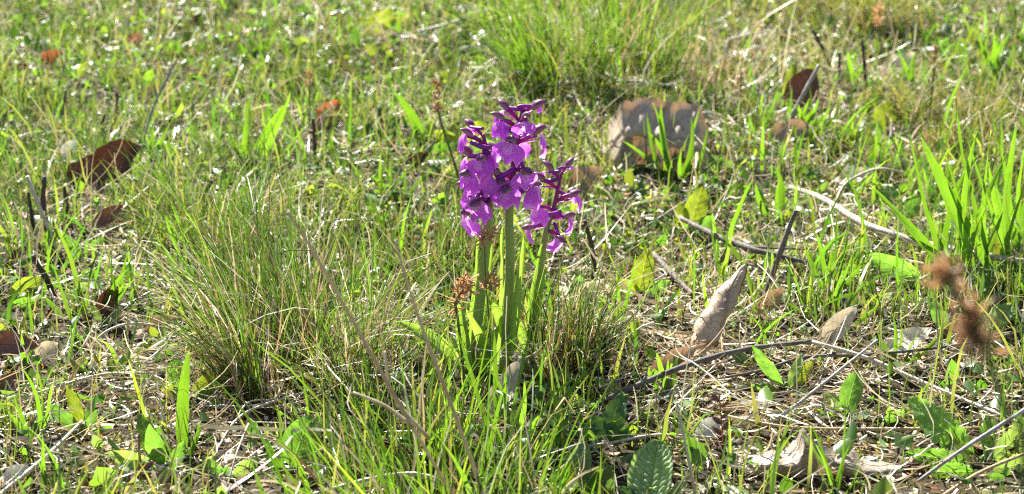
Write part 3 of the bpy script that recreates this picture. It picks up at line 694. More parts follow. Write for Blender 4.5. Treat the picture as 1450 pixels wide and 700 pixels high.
dead('pale flat dead leaf half hidden in far straw', (1248, 104), (1300, 78), .01, .5, M_DEAD_PALE, (0, -.7, .9), curl=.5, wave=.05, seed=35, lift=.004)
dead('pale tan crumpled leaf behind the two crossed dark twigs', (1066, 446), (1112, 404), .0, .5, M_DEAD_TAN, (.3, -1, .4), curl=1.1, wave=.06, seed=36, lift=.003)
dead('bleached leaf scrap in straw beside a white root', (1180, 258), (1240, 240), .0, .45, M_DEAD_PALE, (0, -.7, .9), curl=.5, wave=.06, seed=37, lift=.003)
dead('narrow russet dead leaf lying near the white stick', (158, 690), (222, 652), .0, .2, M_DEAD_RED, (0, -.6, 1), curl=1.0, seed=38, lift=.003)
dead('tan dead leaf lying at the edge of the big tussock by bowed straw', (205, 470), (250, 448), .0, .5, M_DEAD_TAN, (0, -.8, .8), curl=.8, wave=.05, seed=39, lift=.004)
dead('grey papery leaf scrap beside a small russet herb', (985, 622), (1024, 590), .0, .55, M_DEAD_SILVER, (0, -.7, .8), curl=.5, seed=40, lift=.003)
dead('white bleached leaf scrap on the soil in front of the white stick', (2, 682), (40, 660), .0, .5, M_DEAD_SILVER, (0, -.7, .8), curl=.5, seed=41, lift=.003)
dead('brown curled leaf in the far turf by a yellow herb patch', (530, 62), (560, 46), .0, .5, M_DEAD_TAN, (0, -1, .6), curl=.6, seed=42, lift=.003)
dead('tan dead leaf resting in turf beside a bent dry stalk', (196, 140), (232, 122), .0, .5, M_DEAD_TAN, (0, -1, .6), curl=.6, seed=43, lift=.006)

# ------------------------------------------------------------------ twigs and stubs
def twig(name, label, cat, pts, rpx, mat, n=22, rough=.16, sides=7, seed=1, group=None, branches=()):
    P = [at(*p) if len(p) == 3 else at(*p, .004) for p in pts]
    b = P[0].copy()
    for p in spline(P, 14): clear(p, .012, .5)
    rr = [mm(r, p) * .5 for r, p in zip(rpx, P)]
    o = link(name, tube_mesh(name, [p - b for p in P], rr, mat, n, sides, rough, seed)); o.location = b
    for j, (bp, br) in enumerate(branches):
        Q = [at(*p) for p in bp]
        link('branch', tube_mesh('branch', [q - b for q in Q], [mm(r, q) * .5 for r, q in zip(br, Q)], mat, 10, 6, rough, seed + j), o)
    return tag(o, label, cat, group)
def stub(name, label, cat, base, top, rpx, mat, dy=0, mid=None, n=14, rough=.2, seed=2, group=None, curve=0):
    b = at(*base); t = pt(*top, b.y + dy)
    m = b.lerp(t, .5) + Vector((mm(curve, b), 0, 0))
    r = [mm(x, b) * .5 for x in rpx]
    o = link(name, tube_mesh(name, [Vector((0, 0, -.003)), m - b, t - b], r, mat, n, 7, rough, seed)); o.location = b
    return tag(o, label, cat, group)
twig('twig', 'dark grey broken twig lying behind the rolled leaf, crossed by another', 'twig', [(962, 308, .024), (1005, 330, .022), (1060, 352, .020), (1100, 362, .016), (1150, 374, .012)], [7, 9, 10, 8, 6], M_BARK, seed=3, branches=[([(1058, 350, .020), (1110, 352, .016), (1200, 356, .012)], [4, 3, 2])])
stub('twig', 'dark straight twig leaning upright across the broken twig', 'twig', (1078, 430), (1127, 298), [8, 8, 7], M_BARK, .0, seed=4)
twig('twig', 'long dark twig arching over the soil beside the rolled leaf', 'twig', [(800, 592, .006), (870, 560, .014), (960, 522, .02), (1050, 496, .02), (1152, 483, .016)], [5, 7, 9, 8, 6], M_BARK, 26, seed=5)
twig('twig', 'long pale tan twig slanting from the dark arching twig', 'twig', [(1150, 484, .018), (1230, 508, .014), (1330, 552, .012), (1428, 592, .010), (1480, 612, .01)], [6, 6, 6, 5, 4], M_STRAWSTEM, seed=6)
twig('twig', 'thin wiry brown twig running under the two hairy seedlings', 'twig', [(1018, 536, .010), (1080, 524, .012), (1140, 506, .014), (1230, 502, .012), (1345, 490, .012), (1450, 470, .01)], [3, 4, 5, 5, 4, 4], M_BARK, 26, seed=7)
twig('root', 'thick pale bleached root winding through the broad grass blades', 'root', [(1110, 262, .010), (1165, 282, .016), (1225, 318, .018), (1290, 340, .017), (1370, 358, .018), (1470, 374, .016)], [6, 9, 11, 10, 10, 9], M_BARK_PALE, 30, .12, seed=8)
twig('twig', 'weathered grey stick leaning between the two hairy seedlings', 'twig', [(1098, 596, .003), (1150, 556, .012), (1242, 482, .022)], [5, 5, 4], M_GREYSTICK, seed=9)
twig('twig', 'thin brown twig lying behind the wavy dead leaf', 'twig', [(985, 578, .006), (1060, 596, .006), (1130, 606, .006), (1250, 608, .006), (1400, 606, .006)], [4, 5, 5, 5, 4], M_STEM_TAN, 24, seed=10)
twig('twig', 'pale grey stick slanting over the toothed leaf rosette', 'twig', [(1300, 682, .008), (1370, 632, .028), (1480, 562, .03)], [5, 6, 6], M_GREYSTICK, seed=11)
twig('twig', 'tan brittle stick in front of the toothed leaf rosette', 'twig', [(1320, 712, .01), (1390, 668, .012), (1490, 628, .012)], [5, 5, 4], M_STEM_TAN, seed=12)
twig('twig', 'short thick dark twig behind the rolled leaf', 'twig', [(926, 360, .012), (950, 386, .008), (982, 418, .004)], [8, 9, 7], M_BARK, seed=13)
stub('charred_stub', 'curved dark charred stub standing behind the slender orchid', 'stub', (840, 408), (828, 312), [7, 7, 6], M_CHAR, 0, seed=14, curve=6)
stub('charred_stub', 'thin charred stub in the row, leaning by a white stalk', 'stub', (50, 338), (40, 272), [7, 6, 4], M_CHAR, 0, seed=15)
stub('charred_stub', 'tallest charred stub with bent top, before the oak leaf', 'stub', (72, 340), (63, 250), [9, 8, 6], M_CHAR, 0, seed=16, curve=-6)
stub('charred_stub', 'short pointed charred stub in front of the oak leaf', 'stub', (97, 314), (91, 264), [8, 7, 4], M_CHAR, 0, seed=17)
stub('charred_stub', 'stout low charred stub leaning over a broad green leaf', 'stub', (80, 420), (46, 362), [10, 9, 6], M_CHAR, -.01, seed=18)
stub('charred_stub', 'slanting charred stub above a tiny rust-orange scrap', 'stub', (264, 316), (300, 256), [7, 7, 6], M_CHAR, 0, seed=19)
stub('cut_stub', 'weathered grey stick leaning over the dark cupped leaf', 'stub', (1104, 196), (1160, 92), [6, 6, 5], M_GREYSTICK, .0, seed=20)
for i, (bx, by, tx, ty, lab) in enumerate([(1192, 132, 1189, 74, 'upright brown cut stub behind the fern-like leaf'), (1228, 142, 1221, 56, 'tall thin brown stub beside a yellow grass blade'), (1174, 92, 1150, 42, 'slanting dark stub at the foot of the fuzzy brownish tussock'), (1116, 74, 1113, 38, 'short grey stub behind tan straw'), (1110, 66, 1100, 40, 'short russet stub next to a short grey stub'),
                                           (160, 175, 166, 130, 'dark slender stub in far turf near the bent dry stalk'), (92, 190, 93, 128, 'thin dark stub in far turf beyond the oak leaf'), (140, 200, 148, 162, 'thin grey stub close behind the oak leaf'), (542, 200, 536, 152, 'dark stub in turf beside a broad yellowish blade'), (556, 196, 566, 168, 'short stub leaning behind the broad yellowish blade'), (650, 206, 648, 172, 'brown stub in front of yellow-green leaves'), (444, 244, 443, 168, 'thin brown stem standing in front of orange-red leaf')]):
    stub('cut_stub', lab, 'stub', (bx, by), (tx, ty), [5, 5, 4], M_CHAR if i % 3 else M_BARK, 0, seed=30 + i, curve=(i % 3 - 1) * 2)
# dry stalks
def stalk(name, label, cat, pts, Ys, rpx, mat, n=24, seed=0, rough=.08):
    b = at(*pts[0]); P = [b] + [pt(px, py, y) for (px, py), y in zip(pts[1:], Ys)]
    rr = [mm(r, p) * .5 for r, p in zip(rpx, P)]
    o = link(name, tube_mesh(name, [p - b for p in P], rr, mat, n, 7, rough, seed)); o.location = b
    return tag(o, label, cat)
st1 = stalk('dry_stalk', 'tan dry stem with side shoots arching over the big tussock', 'dry stalk', [(700, 800), (640, 700), (570, 580), (500, 455), (440, 350), (408, 300)], [.93, .90, .87, .84, .825], [5, 5.5, 5.5, 5.5, 5, 4], M_STALK)
for (a0, a1, a2, y0, y1) in (((608, 622), (556, 560), (545, 498), .905, .90), ((585, 605), (545, 575), (500, 556), .905, .90)):
    P = [pt(*a0, y0) - st1.location, pt(*a1, .5 * (y0 + y1)) - st1.location, pt(*a2, y1) - st1.location]
    link('side_shoot', tube_mesh('side_shoot', P, [.0011, .0009, .0006], M_STALK, 8, 5), st1)
stalk('dry_stalk', 'tan dry stem rising straight beside the orchids\' seed stalk', 'dry stalk', [(705, 790), (680, 690), (645, 590), (600, 470), (572, 385), (560, 340)], [.93, .91, .89, .88, .875], [6.5, 6.5, 6, 5, 4, 3], M_STALK, seed=3)
twig('dry_stalk', 'bleached dry stalk arching low before the loose bright tussock', 'dry stalk', [(425, 705, .004), (500, 684, .016), (560, 672, .02), (610, 676, .016), (660, 706, .004)], [4, 5, 6, 6, 5], M_STRAWSTEM, seed=21)
twig('dry_stalk', 'whitish stick lying across the soil by hairy leaves', 'dry stalk', [(-10, 708, .004), (50, 660, .008), (85, 628, .01), (116, 596, .012)], [6, 7, 6, 4], M_STRAWSTEM, seed=22)
stub('dry_stalk', 'pale straw stalk standing before the quilted green leaf', 'dry stalk', (988, 712), (958, 570), [5, 4, 4], M_STRAWSTEM, 0, seed=23)
stub('dry_stalk', 'russet dry stem standing by the broad upright green blade', 'dry stalk', (200, 690), (196, 615), [4, 4, 3], M_REDSTEM, 0, seed=24)
stub('dry_stalk', 'white bleached stalk leaning on the charred stubs', 'dry stalk', (86, 366), (38, 250), [5, 6, 5], M_STRAWSTEM, 0, seed=25)
stalk('dry_stalk', 'bent dry stalk with folded top in the far turf', 'dry stalk', [(100, 166), (135, 140), (165, 110), (178, 106), (200, 118)], [1.93, 1.93, 1.93, 1.93], [3, 3, 4, 4, 3], M_STEM_TAN, seed=26)
stub('dry_stalk', 'long grey dry stalk leaning beyond the oak leaf', 'dry stalk', (196, 222), (250, 84), [4, 4, 3], M_GREYSTICK, 0, seed=27, curve=-6)
twig('dry_stalk', 'pale bent straw lying in the far turf', 'dry stalk', [(590, 45, .012), (620, 38, .014), (652, 28, .02)], [4, 4, 3], M_STRAWSTEM, seed=28)
stub('dry_stalk', 'thin tan stem leaning through the broad bright blades', 'dry stalk', (1226, 250), (1210, 200), [3, 3, 2], M_STRAWSTEM, 0, seed=29)
twig('dry_stalk', 'long curved straw arching over the pale root', 'dry stalk', [(1180, 300, .005), (1196, 262, .02), (1240, 240, .03), (1280, 244, .01)], [3, 4, 4, 3], M_STRAWSTEM, seed=40)
twig('dry_stalk', 'curved white straw beside the cupped dark leaf', 'dry stalk', [(980, 178, .004), (1000, 160, .02), (1035, 172, .006)], [4, 5, 4], M_STRAWSTEM, seed=41)
twig('dry_stalk', 'long thin dry straw slanting by the fresh blades', 'dry stalk', [(900, 330, .004), (960, 292, .018), (1010, 262, .03)], [3, 3, 2], M_GREYSTICK, seed=42)
twig('dry_stalk', 'dry grey straw bowed over the soil beside hairy leaves', 'dry stalk', [(20, 568, .004), (90, 545, .012), (150, 530, .012), (235, 528, .004)], [3, 4, 4, 3], M_STRAWSTEM, seed=43)
twig('dry_stalk', 'bowed pale straw near the charred curled leaf', 'dry stalk', [(120, 500, .004), (150, 470, .014), (190, 458, .012), (240, 466, .004)], [3, 4, 4, 3], M_STRAWSTEM, seed=44)
twig('dry_stalk', 'tan straw lying under the small herb of the big tussock', 'dry stalk', [(215, 530, .004), (290, 568, .008), (350, 575, .008), (420, 560, .01)], [3, 3, 3, 3], M_STRAWSTEM, seed=45)
twig('dry_stalk', 'long white straw looping from the tussock\'s foot', 'dry stalk', [(305, 640, .004), (340, 590, .014), (400, 565, .016), (470, 545, .01)], [3, 4, 4, 3], M_STRAWSTEM, seed=46)
twig('dry_stalk', 'pale bent straw lying on moss behind the quilted leaf', 'dry stalk', [(760, 640, .01), (860, 628, .012), (930, 616, .012), (1015, 620, .01)], [3, 4, 4, 3], M_STRAWSTEM, seed=47)

for i, (pp, lab) in enumerate([([(373, 542, .012), (384, 508, .03), (398, 492, .035), (424, 486, .04)], 'pale dead strand bending out of the big tussock front'),
                               ([(374, 568, .012), (390, 563, .018), (396, 552, .02), (389, 545, .022), (383, 549, .022)], 'white dead strand ending in a small hook'),
                               ([(358, 540, .014), (366, 520, .022), (377, 518, .024)], 'short pale hooked strand above the small white hook'),
                               ([(348, 610, .004), (338, 590, .012), (352, 570, .016), (375, 566, .014)], 'pale strand curling round at the shaded tussock foot'),
                               ([(322, 690, .003), (336, 640, .016), (352, 600, .02)], 'white strand standing in the shade of the tussock'),
                               ([(560, 540, .02), (566, 522, .026), (590, 560, .016), (612, 582, .008)], 'stiff white strand between tussock and orchids'),
                               ([(812, 128, .01), (822, 150, .02), (840, 178, .01)], 'white curl at the foot of the tall bright tussock')]):
    twig('dry_strand', lab, 'dry strand', pp, [2.5, 3, 3, 3, 3][:len(pp)], M_STRAWSTEM, 16, .05, 5, seed=70 + i)

# ------------------------------------------------------------------ seed heads
def spikelets(name, centre, axis, n, size, spread, mat, parent, seed):
    rg = np.random.default_rng(seed); parts = []
    V, F, U = leaf_geo(size, size * .34, nu=5, nv=4, curl=1.6, bend=.3, wave=.02)
    Vs, Fs, Us = [], [], []
    ax = np.array(axis, float); L = np.linalg.norm(ax); ax /= L
    for i in range(n):
        d = rg.normal(0, 1, 3); d -= ax * d.dot(ax) * .2; d = d / np.linalg.norm(d) + ax * .5; d /= np.linalg.norm(d)
        h = rg.normal(0, 1, 3); M = frame(Vector((0, 0, 0)), Vector(d), Vector(h))
        A = np.array(M.to_3x3())
        p = np.array(centre) + ax * L * rg.random() + rg.normal(0, spread * .25, 3)
        Fs.append(F + len(V) * i); Vs.append(V * rg.uniform(.7, 1.3) @ A.T + p); Us.append(U)
    o = link(name, build_mesh(name, np.vstack(Vs), np.vstack(Fs), mat, uv=np.vstack(Us)), parent)
    return o
def headed(name, label, foot, pts, Ys, rpx, heads, stem_mat, mat, seed):
    b = at(*foot); t = thing(name, label, 'seed stalk', b)
    P = [Vector((0, 0, -.003))] + [pt(px, py, y) - b for (px, py), y in zip(pts, Ys)]
    link('stem', tube_mesh('stem', P, [mm(r, b) * .5 for r in rpx], stem_mat, 18, 6), t)
    for i, (p0, p1, y, n, sz, sp) in enumerate(heads):
        a = pt(*p0, y) - b; c = pt(*p1, y) - b
        spikelets('seed_head', a, c - a if (c - a).length > 1e-4 else (0, 0, .001), n, sz, sp, mat, t, seed + i)
    return t
m_gs, nt = new_mat('green_stem'); tco = nt.nodes.new('ShaderNodeTexCoord')
finish(nt, mixc(nt, noise(nt, 90, 2, tco.outputs['Object']), (.08, .14, .035), (.17, .19, .06)), .4, .5, .2)
Yp = at(655, 300).y
headed('plantain_stalk', 'brown plantain seed head on a thin leaning green stem', (664, 318), [(655, 270), (638, 215), (625, 175), (620, 155)], [Yp, Yp, Yp, Yp], [4, 4, 3.5, 3, 3], [((621, 158), (618, 118), Yp, 160, .004, .006)], m_gs, M_SEEDTAN, 1)
Yl = at(650, 560).y
headed('wood_rush', 'wood rush stalk with reddish brown clusters before the orchids', (662, 570), [(656, 520), (648, 450), (645, 430), (655, 410)], [Yl] * 4, [4, 4, 4, 5, 4], [((650, 412), (664, 396), Yl, 60, .0065, .007), ((683, 408), (698, 400), Yl, 40, .006, .005), ((646, 440), (650, 418), Yl, 18, .007, .003)], m_gs, M_SEED, 5)
headed('wood_rush', 'wood rush head poised against the leafy-stemmed orchid', (690, 560), [(694, 480), (688, 400), (686, 345)], [Yl + .005] * 3, [2.5, 2.5, 2, 2], [((680, 342), (696, 330), Yl + .005, 45, .006, .006)], m_gs, M_SEED, 9)
Yb = .54
bb = Vector((pt(1440, 650, Yb).x, Yb, 0))
tb = thing('wood_rush', 'large out-of-focus brown seed heads on a tall bowed stalk', 'seed stalk', (bb.x, bb.y, float(gz(bb.x, bb.y))))
B0 = Vector(tb.location)
link('stem', tube_mesh('stem', [Vector((.012, 0, -.003))] + [pt(px, py, Yb) - B0 for px, py in ((1450, 700), (1425, 590), (1400, 510), (1378, 460), (1355, 420), (1338, 392))], [.0009] * 6 + [.0006], m_gs, 20, 6), tb)
for i, (p0, p1, n) in enumerate((((1340, 398), (1330, 380), 80), ((1372, 480), (1378, 445), 130), ((1392, 492), (1392, 478), 30), ((1360, 432), (1366, 424), 20))):
    a = pt(*p0, Yb) - B0; c = pt(*p1, Yb) - B0
    spikelets('seed_head', a, c - a, n, .005, .0072, M_SEED, tb, 60 + i)
Yq = at(1318, 180).y
headed('plantain_stalk', 'tan plantain head on green stem beyond the broad blades', (1318, 186), [(1318, 150), (1323, 95)], [Yq, Yq], [3, 3, 3], [((1323, 92), (1324, 66), Yq, 70, .005, .006)], m_gs, M_SEEDTAN, 15)
Yq = at(1248, 90).y
headed('plantain_stalk', 'brown plantain head before the fuzzy brownish green tussock', (1250, 96), [(1247, 60), (1245, 36)], [Yq, Yq], [3, 3, 3], [((1245, 36), (1244, 8), Yq, 70, .0055, .006)], m_gs, M_SEED, 16)
Yq = at(440, 190).y
headed('plantain_stalk', 'slim tan plantain head beside the glowing orange-red leaf', (438, 196), [(438, 150), (438, 120)], [Yq, Yq], [2.5, 2.5, 2.5], [((438, 122), (438, 100), Yq, 50, .0045, .004)], m_gs, M_SEEDTAN, 17)
# little russet herb by the soil patch
b = at(1026, 640); rh = thing('russet_herb', 'small russet feathery herb beside the wavy dead leaf', 'herb', b)
link('stem', tube_mesh('stem', [Vector((0, 0, -.002)), pt(1022, 600, b.y) - b, pt(1018, 556, b.y) - b], [.0006, .0005, .0004], M_REDSTEM, 8, 5), rh)
for i in range(9):
    f = i / 9; base = pt(1026 - 8 * f, 632 - 70 * f, b.y); s = 1 if i % 2 else -1
    tip = base + Vector((s * .007 * (1 - .4 * f), rnd.uniform(-.004, .004), .004))
    leaf('leaf', base, tip, .45, M_DEAD_RED, (0, -1, .3), rh, nu=6, nv=4, seed=i)

# ------------------------------------------------------------------ broad-leaved herbs: each leaf its own part
def herb(label, foot, leaves, mat=None, cat='herb', name='herb', **common):
    b = at(*foot); t = thing(name, label, cat, b)
    for i, l in enumerate(leaves):
        bx, by, tx, ty, dy, wr = l[:6]; kw = dict(common); kw.update(l[6] if len(l) > 6 else {})
        m = kw.pop('mat', mat or M_HERB_BRIGHT); hint = kw.pop('hint', (rnd.uniform(-.5, .1), -1, .12) if m in (M_HERB_YEL, M_HERB_BRIGHT) or rnd.random() < .4 else (rnd.uniform(-.6, .1), -.5, .9))
        base = at(bx, by, .003); tip = pt(tx, ty, base.y + dy + .008)
        g = float(gz(tip.x, tip.y)) + .003
        if tip.z < g: tip.z = g
        kw.setdefault('seed', i + int(bx)); kw.setdefault('curl', .4); kw.setdefault('bend', -.4); kw.setdefault('wave', .018); kw.setdefault('pet', .08)
        if i == 0:
            link('root_crown', tube_mesh('root_crown', [Vector((0, 0, -.003)), Vector((0, 0, .002)), Vector((.0005, 0, .005))], [.0022, .002, .0012], m_gs, 5, 7, .15, 3), t)
        clear(base.lerp(tip, .5), max(.008, (tip - base).length * .75), .75)
        leaf('leaf', base, tip, wr, m, hint, t, **kw)
    return t
herb('small rosette of oval hairy leaves beside the whitish stick', (116, 612), [(116, 610, 70, 572, -.005, .42), (118, 604, 96, 545, .0, .4, dict(mat=M_HERB_YEL)), (120, 608, 140, 556, .004, .36), (124, 612, 138, 580, -.006, .4), (126, 614, 160, 604, 0, .35)])
herb('rosette with broad folded leaf at the foot of a tall upright blade', (234, 662), [(234, 660, 212, 600, -.01, .5, dict(curl=.9)), (236, 664, 196, 585, .012, .34, dict(quilt=.02, mat=M_HERB)), (230, 664, 152, 640, -.004, .32, dict(quilt=.02, mat=M_HERB_PALE, teeth=.15)), (240, 668, 262, 624, .0, .4), (226, 668, 165, 662, -.01, .35, dict(mat=M_HERB_PALE))])
herb('round-leaved herb in the dark shade of the big tussock', (412, 672), [(410, 668, 440, 588, .012, .62, dict(curl=.7, quilt=.012)), (406, 672, 378, 640, .0, .6, dict(mat=M_HERB_DK)), (418, 676, 462, 668, -.004, .6, dict(mat=M_HERB_DK)), (404, 674, 396, 600, .0, .1, dict(mat=M_BLADE)), (402, 674, 376, 618, .0, .12, dict(mat=M_BLADE))])
herb('low toothed leaves on bare soil near the big tussock', (320, 672), [(322, 672, 286, 650, .0, .5, dict(teeth=.2, quilt=.02)), (326, 674, 366, 652, .004, .5, dict(teeth=.2, quilt=.02, mat=M_HERB_PALE)), (322, 676, 330, 690, 0, .6)])
herb('thick quilted pale green leaf standing upright near the soil patch', (918, 718), [(916, 728, 932, 626, .022, .58, dict(mat=M_HERB_WOOL, pebble=.045, nu=100, nv=45, curl=.5, bend=-.25, a=.85, b=.45, wave=.006, hint=(-.3, -.6, .8))), (938, 716, 972, 682, -.004, .5, dict(mat=M_HERB_WOOL, pebble=.04, nu=60, nv=33)), (910, 716, 872, 690, -.01, .5, dict(mat=M_HERB_DK, quilt=.03))])
herb('hairy seedling with long dark leaf and glowing yellow-green leaf', (1112, 552), [(1112, 550, 1064, 488, .0, .3, dict(quilt=.015)), (1116, 548, 1152, 512, .002, .46, dict(mat=M_HERB_YEL)), (1110, 556, 1056, 560, -.004, .42, dict(mat=M_HERB_PALE)), (1116, 554, 1136, 500, .006, .3, dict(mat=M_HERB_PALE)), (1114, 558, 1150, 566, -.006, .36, dict(mat=M_HERB_PALE))])
herb('small seedling with two rounded upright pale green leaves', (1196, 588), [(1194, 586, 1168, 556, -.002, .5, dict(mat=M_HERB_PALE)), (1198, 588, 1214, 524, .002, .46, dict(fold=.2)), (1200, 592, 1232, 590, -.002, .5, dict(mat=M_HERB_PALE)), (1190, 592, 1152, 600, -.002, .28), (1246, 594, 1286, 602, .0, .4)])
herb('toothed-leaf rosette under two slanting sticks', (1392, 656), [(1388, 650, 1286, 562, .03, .36, dict(teeth=.3, nteeth=9, nu=50, quilt=.025)), (1384, 656, 1280, 650, .01, .36, dict(teeth=.3, nteeth=8, nu=44, quilt=.025)), (1384, 668, 1312, 704, .0, .6, dict(teeth=.3, nu=44, quilt=.025)), (1396, 654, 1466, 592, .03, .5, dict(teeth=.25, nu=44, mat=M_HERB_PALE, quilt=.02)), (1392, 656, 1400, 590, .04, .45, dict(teeth=.25, nu=40, quilt=.02)), (1398, 664, 1480, 650, .0, .45, dict(teeth=.25, nu=40, mat=M_HERB_PALE, quilt=.02)), (1378, 664, 1340, 618, .02, .45, dict(teeth=.25, nu=40, mat=M_HERB_YEL)), (1396, 674, 1420, 712, -.01, .5, dict(teeth=.25, nu=40, quilt=.02))])
herb('broad bright leaf casting a dark hole beside the pale root', (1272, 312), [(1272, 310, 1256, 262, .004, .75, dict(bend=-.9)), (1276, 314, 1304, 280, .0, .6), (1268, 314, 1240, 300, -.004, .6)])
herb('low long leaf lying before the pale root', (1318, 398), [(1312, 396, 1222, 358, -.002, .24), (1316, 398, 1266, 402, -.006, .3), (1322, 400, 1366, 388, 0, .3)])
herb('rounded leaf in the grass under the broad bright blades', (1400, 472), [(1400, 470, 1432, 430, .0, .6, dict(mat=M_HERB_PALE)), (1404, 474, 1376, 444, 0, .5), (1340, 470, 1322, 424, .0, .4)])
herb('bright crinkled leaf pair beside the short thick dark twig', (906, 420), [(904, 418, 918, 352, .0, .5, dict(mat=M_HERB_YEL, quilt=.03)), (908, 420, 876, 396, -.002, .5, dict(mat=M_HERB_YEL)), (908, 416, 950, 398, .002, .5)])
herb('bright upright leaves behind the dark broken twig', (974, 330), [(974, 328, 996, 262, .0, .4, dict(mat=M_HERB_YEL, quilt=.02)), (970, 330, 962, 284, .0, .45, dict(mat=M_HERB_YEL)), (978, 332, 1012, 306, .0, .5), (966, 332, 934, 320, -.002, .5, dict(mat=M_HERB_DK))])
herb('broad yellow-green leaves behind the orchid flowers', (656, 212), [(656, 210, 614, 186, .0, .55, dict(mat=M_HERB_YEL)), (660, 212, 690, 172, .0, .8, dict(mat=M_HERB_YEL)), (654, 214, 640, 176, .01, .6, dict(mat=M_HERB_YEL)), (664, 216, 708, 206, -.01, .6)])
herb('ribbed yellow-green leaf just behind the topmost orchid flower', (742, 196), [(742, 190, 782, 166, .0, .55, dict(mat=M_HERB_YEL, quilt=.03)), (746, 194, 770, 190, -.006, .5), (738, 196, 722, 180, .0, .5, dict(mat=M_HERB_YEL))])
herb('fern-like yellow-green leaf arching over a dark cupped leaf', (1118, 150), [(1112, 150, 1128, 84, .0, .34, dict(mat=M_HERB_YEL, teeth=.35, nu=44, bend=-1.2)), (1122, 150, 1160, 82, .0, .34, dict(mat=M_HERB_YEL, teeth=.35, nu=44, bend=-1.1)), (1120, 152, 1096, 130, -.004, .4)])
herb('broad flat green leaves lying under the stout charred stub', (96, 404), [(94, 400, 66, 372, .0, .4), (98, 402, 140, 382, .0, .36), (92, 406, 60, 410, -.004, .36), (100, 408, 134, 406, -.004, .36)])
herb('broad glossy leaves sprawling beside the stout charred stub', (6, 430), [(10, 430, 60, 392, .0, .42, dict(mat=M_HERB_YEL)), (4, 432, -20, 396, .0, .5), (12, 436, 52, 424, -.006, .4)])
herb('pointed leaf lying in turf below the charred stubs', (118, 360), [(120, 360, 76, 324, .0, .36), (122, 358, 150, 336, .0, .4), (118, 364, 100, 350, -.004, .5)])
herb('big dark round leaf in shadow under the long dark twig', (866, 622), [(862, 624, 880, 556, .006, .7, dict(mat=M_HERB_DK)), (866, 626, 838, 590, .0, .7, dict(mat=M_HERB_DK)), (870, 628, 896, 598, -.004, .6, dict(mat=M_HERB_DK))])
herb('leafy green clump before the dark round leaf', (810, 700), [(808, 700, 780, 660, 0, .5), (812, 702, 800, 640, .004, .5, dict(mat=M_HERB_YEL)), (816, 700, 838, 664, 0, .55), (820, 704, 856, 690, -.004, .6), (806, 704, 770, 700, -.004, .5, dict(mat=M_HERB_PALE)), (814, 696, 828, 622, .01, .4, dict(mat=M_HERB_PALE))], quilt=.02)
herb('crinkled light green leaf at the edge of the big tussock', (268, 560), [(266, 556, 246, 506, .0, .62, dict(quilt=.03)), (270, 558, 306, 528, .0, .5, dict(mat=M_HERB_YEL)), (262, 560, 226, 545, -.004, .5, dict(mat=M_HERB_YEL, quilt=.03)), (272, 562, 316, 548, -.004, .4)])
herb('greyish woolly leaves beside the charred curled leaf', (150, 462), [(148, 460, 128, 428, 0, .4, dict(mat=M_HERB_PALE)), (152, 462, 172, 438, 0, .5, dict(mat=M_HERB_PALE)), (146, 464, 142, 482, 0, .5, dict(mat=M_HERB_PALE)), (120, 480, 98, 490, 0, .4), (118, 482, 128, 462, 0, .5)])
herb('small oval leaf pair in straw beyond the hairy rosette', (168, 530), [(168, 528, 152, 506, 0, .5), (172, 530, 176, 502, 0, .5), (174, 532, 206, 522, 0, .4, dict(mat=M_HERB_DK))])
herb('single round bright leaf in the straw beyond the pale root', (1250, 185), [(1250, 186, 1256, 144, 0, .7, dict(mat=M_HERB_YEL)), (1252, 188, 1232, 172, 0, .5)])
herb('leafy yellow-green herb in the far turf beyond the orchid', (548, 44), [(546, 44, 524, 14, 0, .6), (548, 46, 552, 10, 0, .6), (550, 46, 578, 26, 0, .6), (546, 48, 512, 36, 0, .6), (552, 48, 586, 42, 0, .6)], mat=M_HERB_YEL)
herb('dark leafy herb in far turf beside bright blades', (352, 84), [(350, 84, 336, 62, 0, .5), (352, 86, 356, 54, 0, .5), (354, 86, 376, 70, 0, .5), (348, 88, 322, 80, 0, .5)], mat=M_HERB)
herb('pale fresh leaf standing behind the silvery leaf by the oak leaf', (116, 222), [(114, 222, 112, 200, 0, .6, dict(mat=M_HERB_YEL))])
herb('bright leaf by white straw in the far turf', (108, 112), [(108, 112, 92, 92, 0, .6), (110, 112, 124, 88, 0, .6, dict(mat=M_HERB_YEL))])
herb('flat herb leaves under the slender orchid', (880, 490), [(880, 486, 850, 462, 0, .5, dict(mat=M_HERB_PALE)), (884, 488, 906, 452, 0, .5, dict(mat=M_HERB_YEL)), (876, 490, 838, 478, 0, .45, dict(mat=M_HERB_PALE))])

# ------------------------------------------------------------------ broad-bladed grass tufts: each blade its own part
def tuft(label, foot, tips, wpx, seed=0, spread=10, mat=None):
    b = at(*foot); t = thing('grass_tuft', label, 'grass tuft', b); rg = random.Random(seed)
    link('sheath', tube_mesh('sheath', [Vector((0, 0, -.003)), Vector((0, 0, .004)), Vector((.0006, 0, .011))], [.0024, .002, .0011], m_gs, 6, 7, .15, seed), t)
    for i, tp in enumerate(tips):
        base = at(foot[0] + (tp[2] if len(tp) > 2 else rg.uniform(-spread, spread)), foot[1] + rg.uniform(-.3, .3) * spread, -.001)
        tip = pt(tp[0], tp[1], base.y + (tp[3] if len(tp) > 3 else rg.uniform(-.02, .015)))
        blade(base, tip, mm(wpx * rg.uniform(.75, 1.25) * (tp[4] if len(tp) > 4 else 1), base), t, seed=seed * 31 + i, mat=mat)
    return t
tuft('fresh broad blades standing against the large grey dead leaf', (952, 258), [(916, 160, -14), (924, 145, -10), (936, 148, 0, 0, 1.4), (978, 162, 6), (992, 150, 16), (882, 200, -10), (1002, 175, 24), (916, 185, 0), (965, 210, 14), (985, 215, 20)], 6.5, 1)
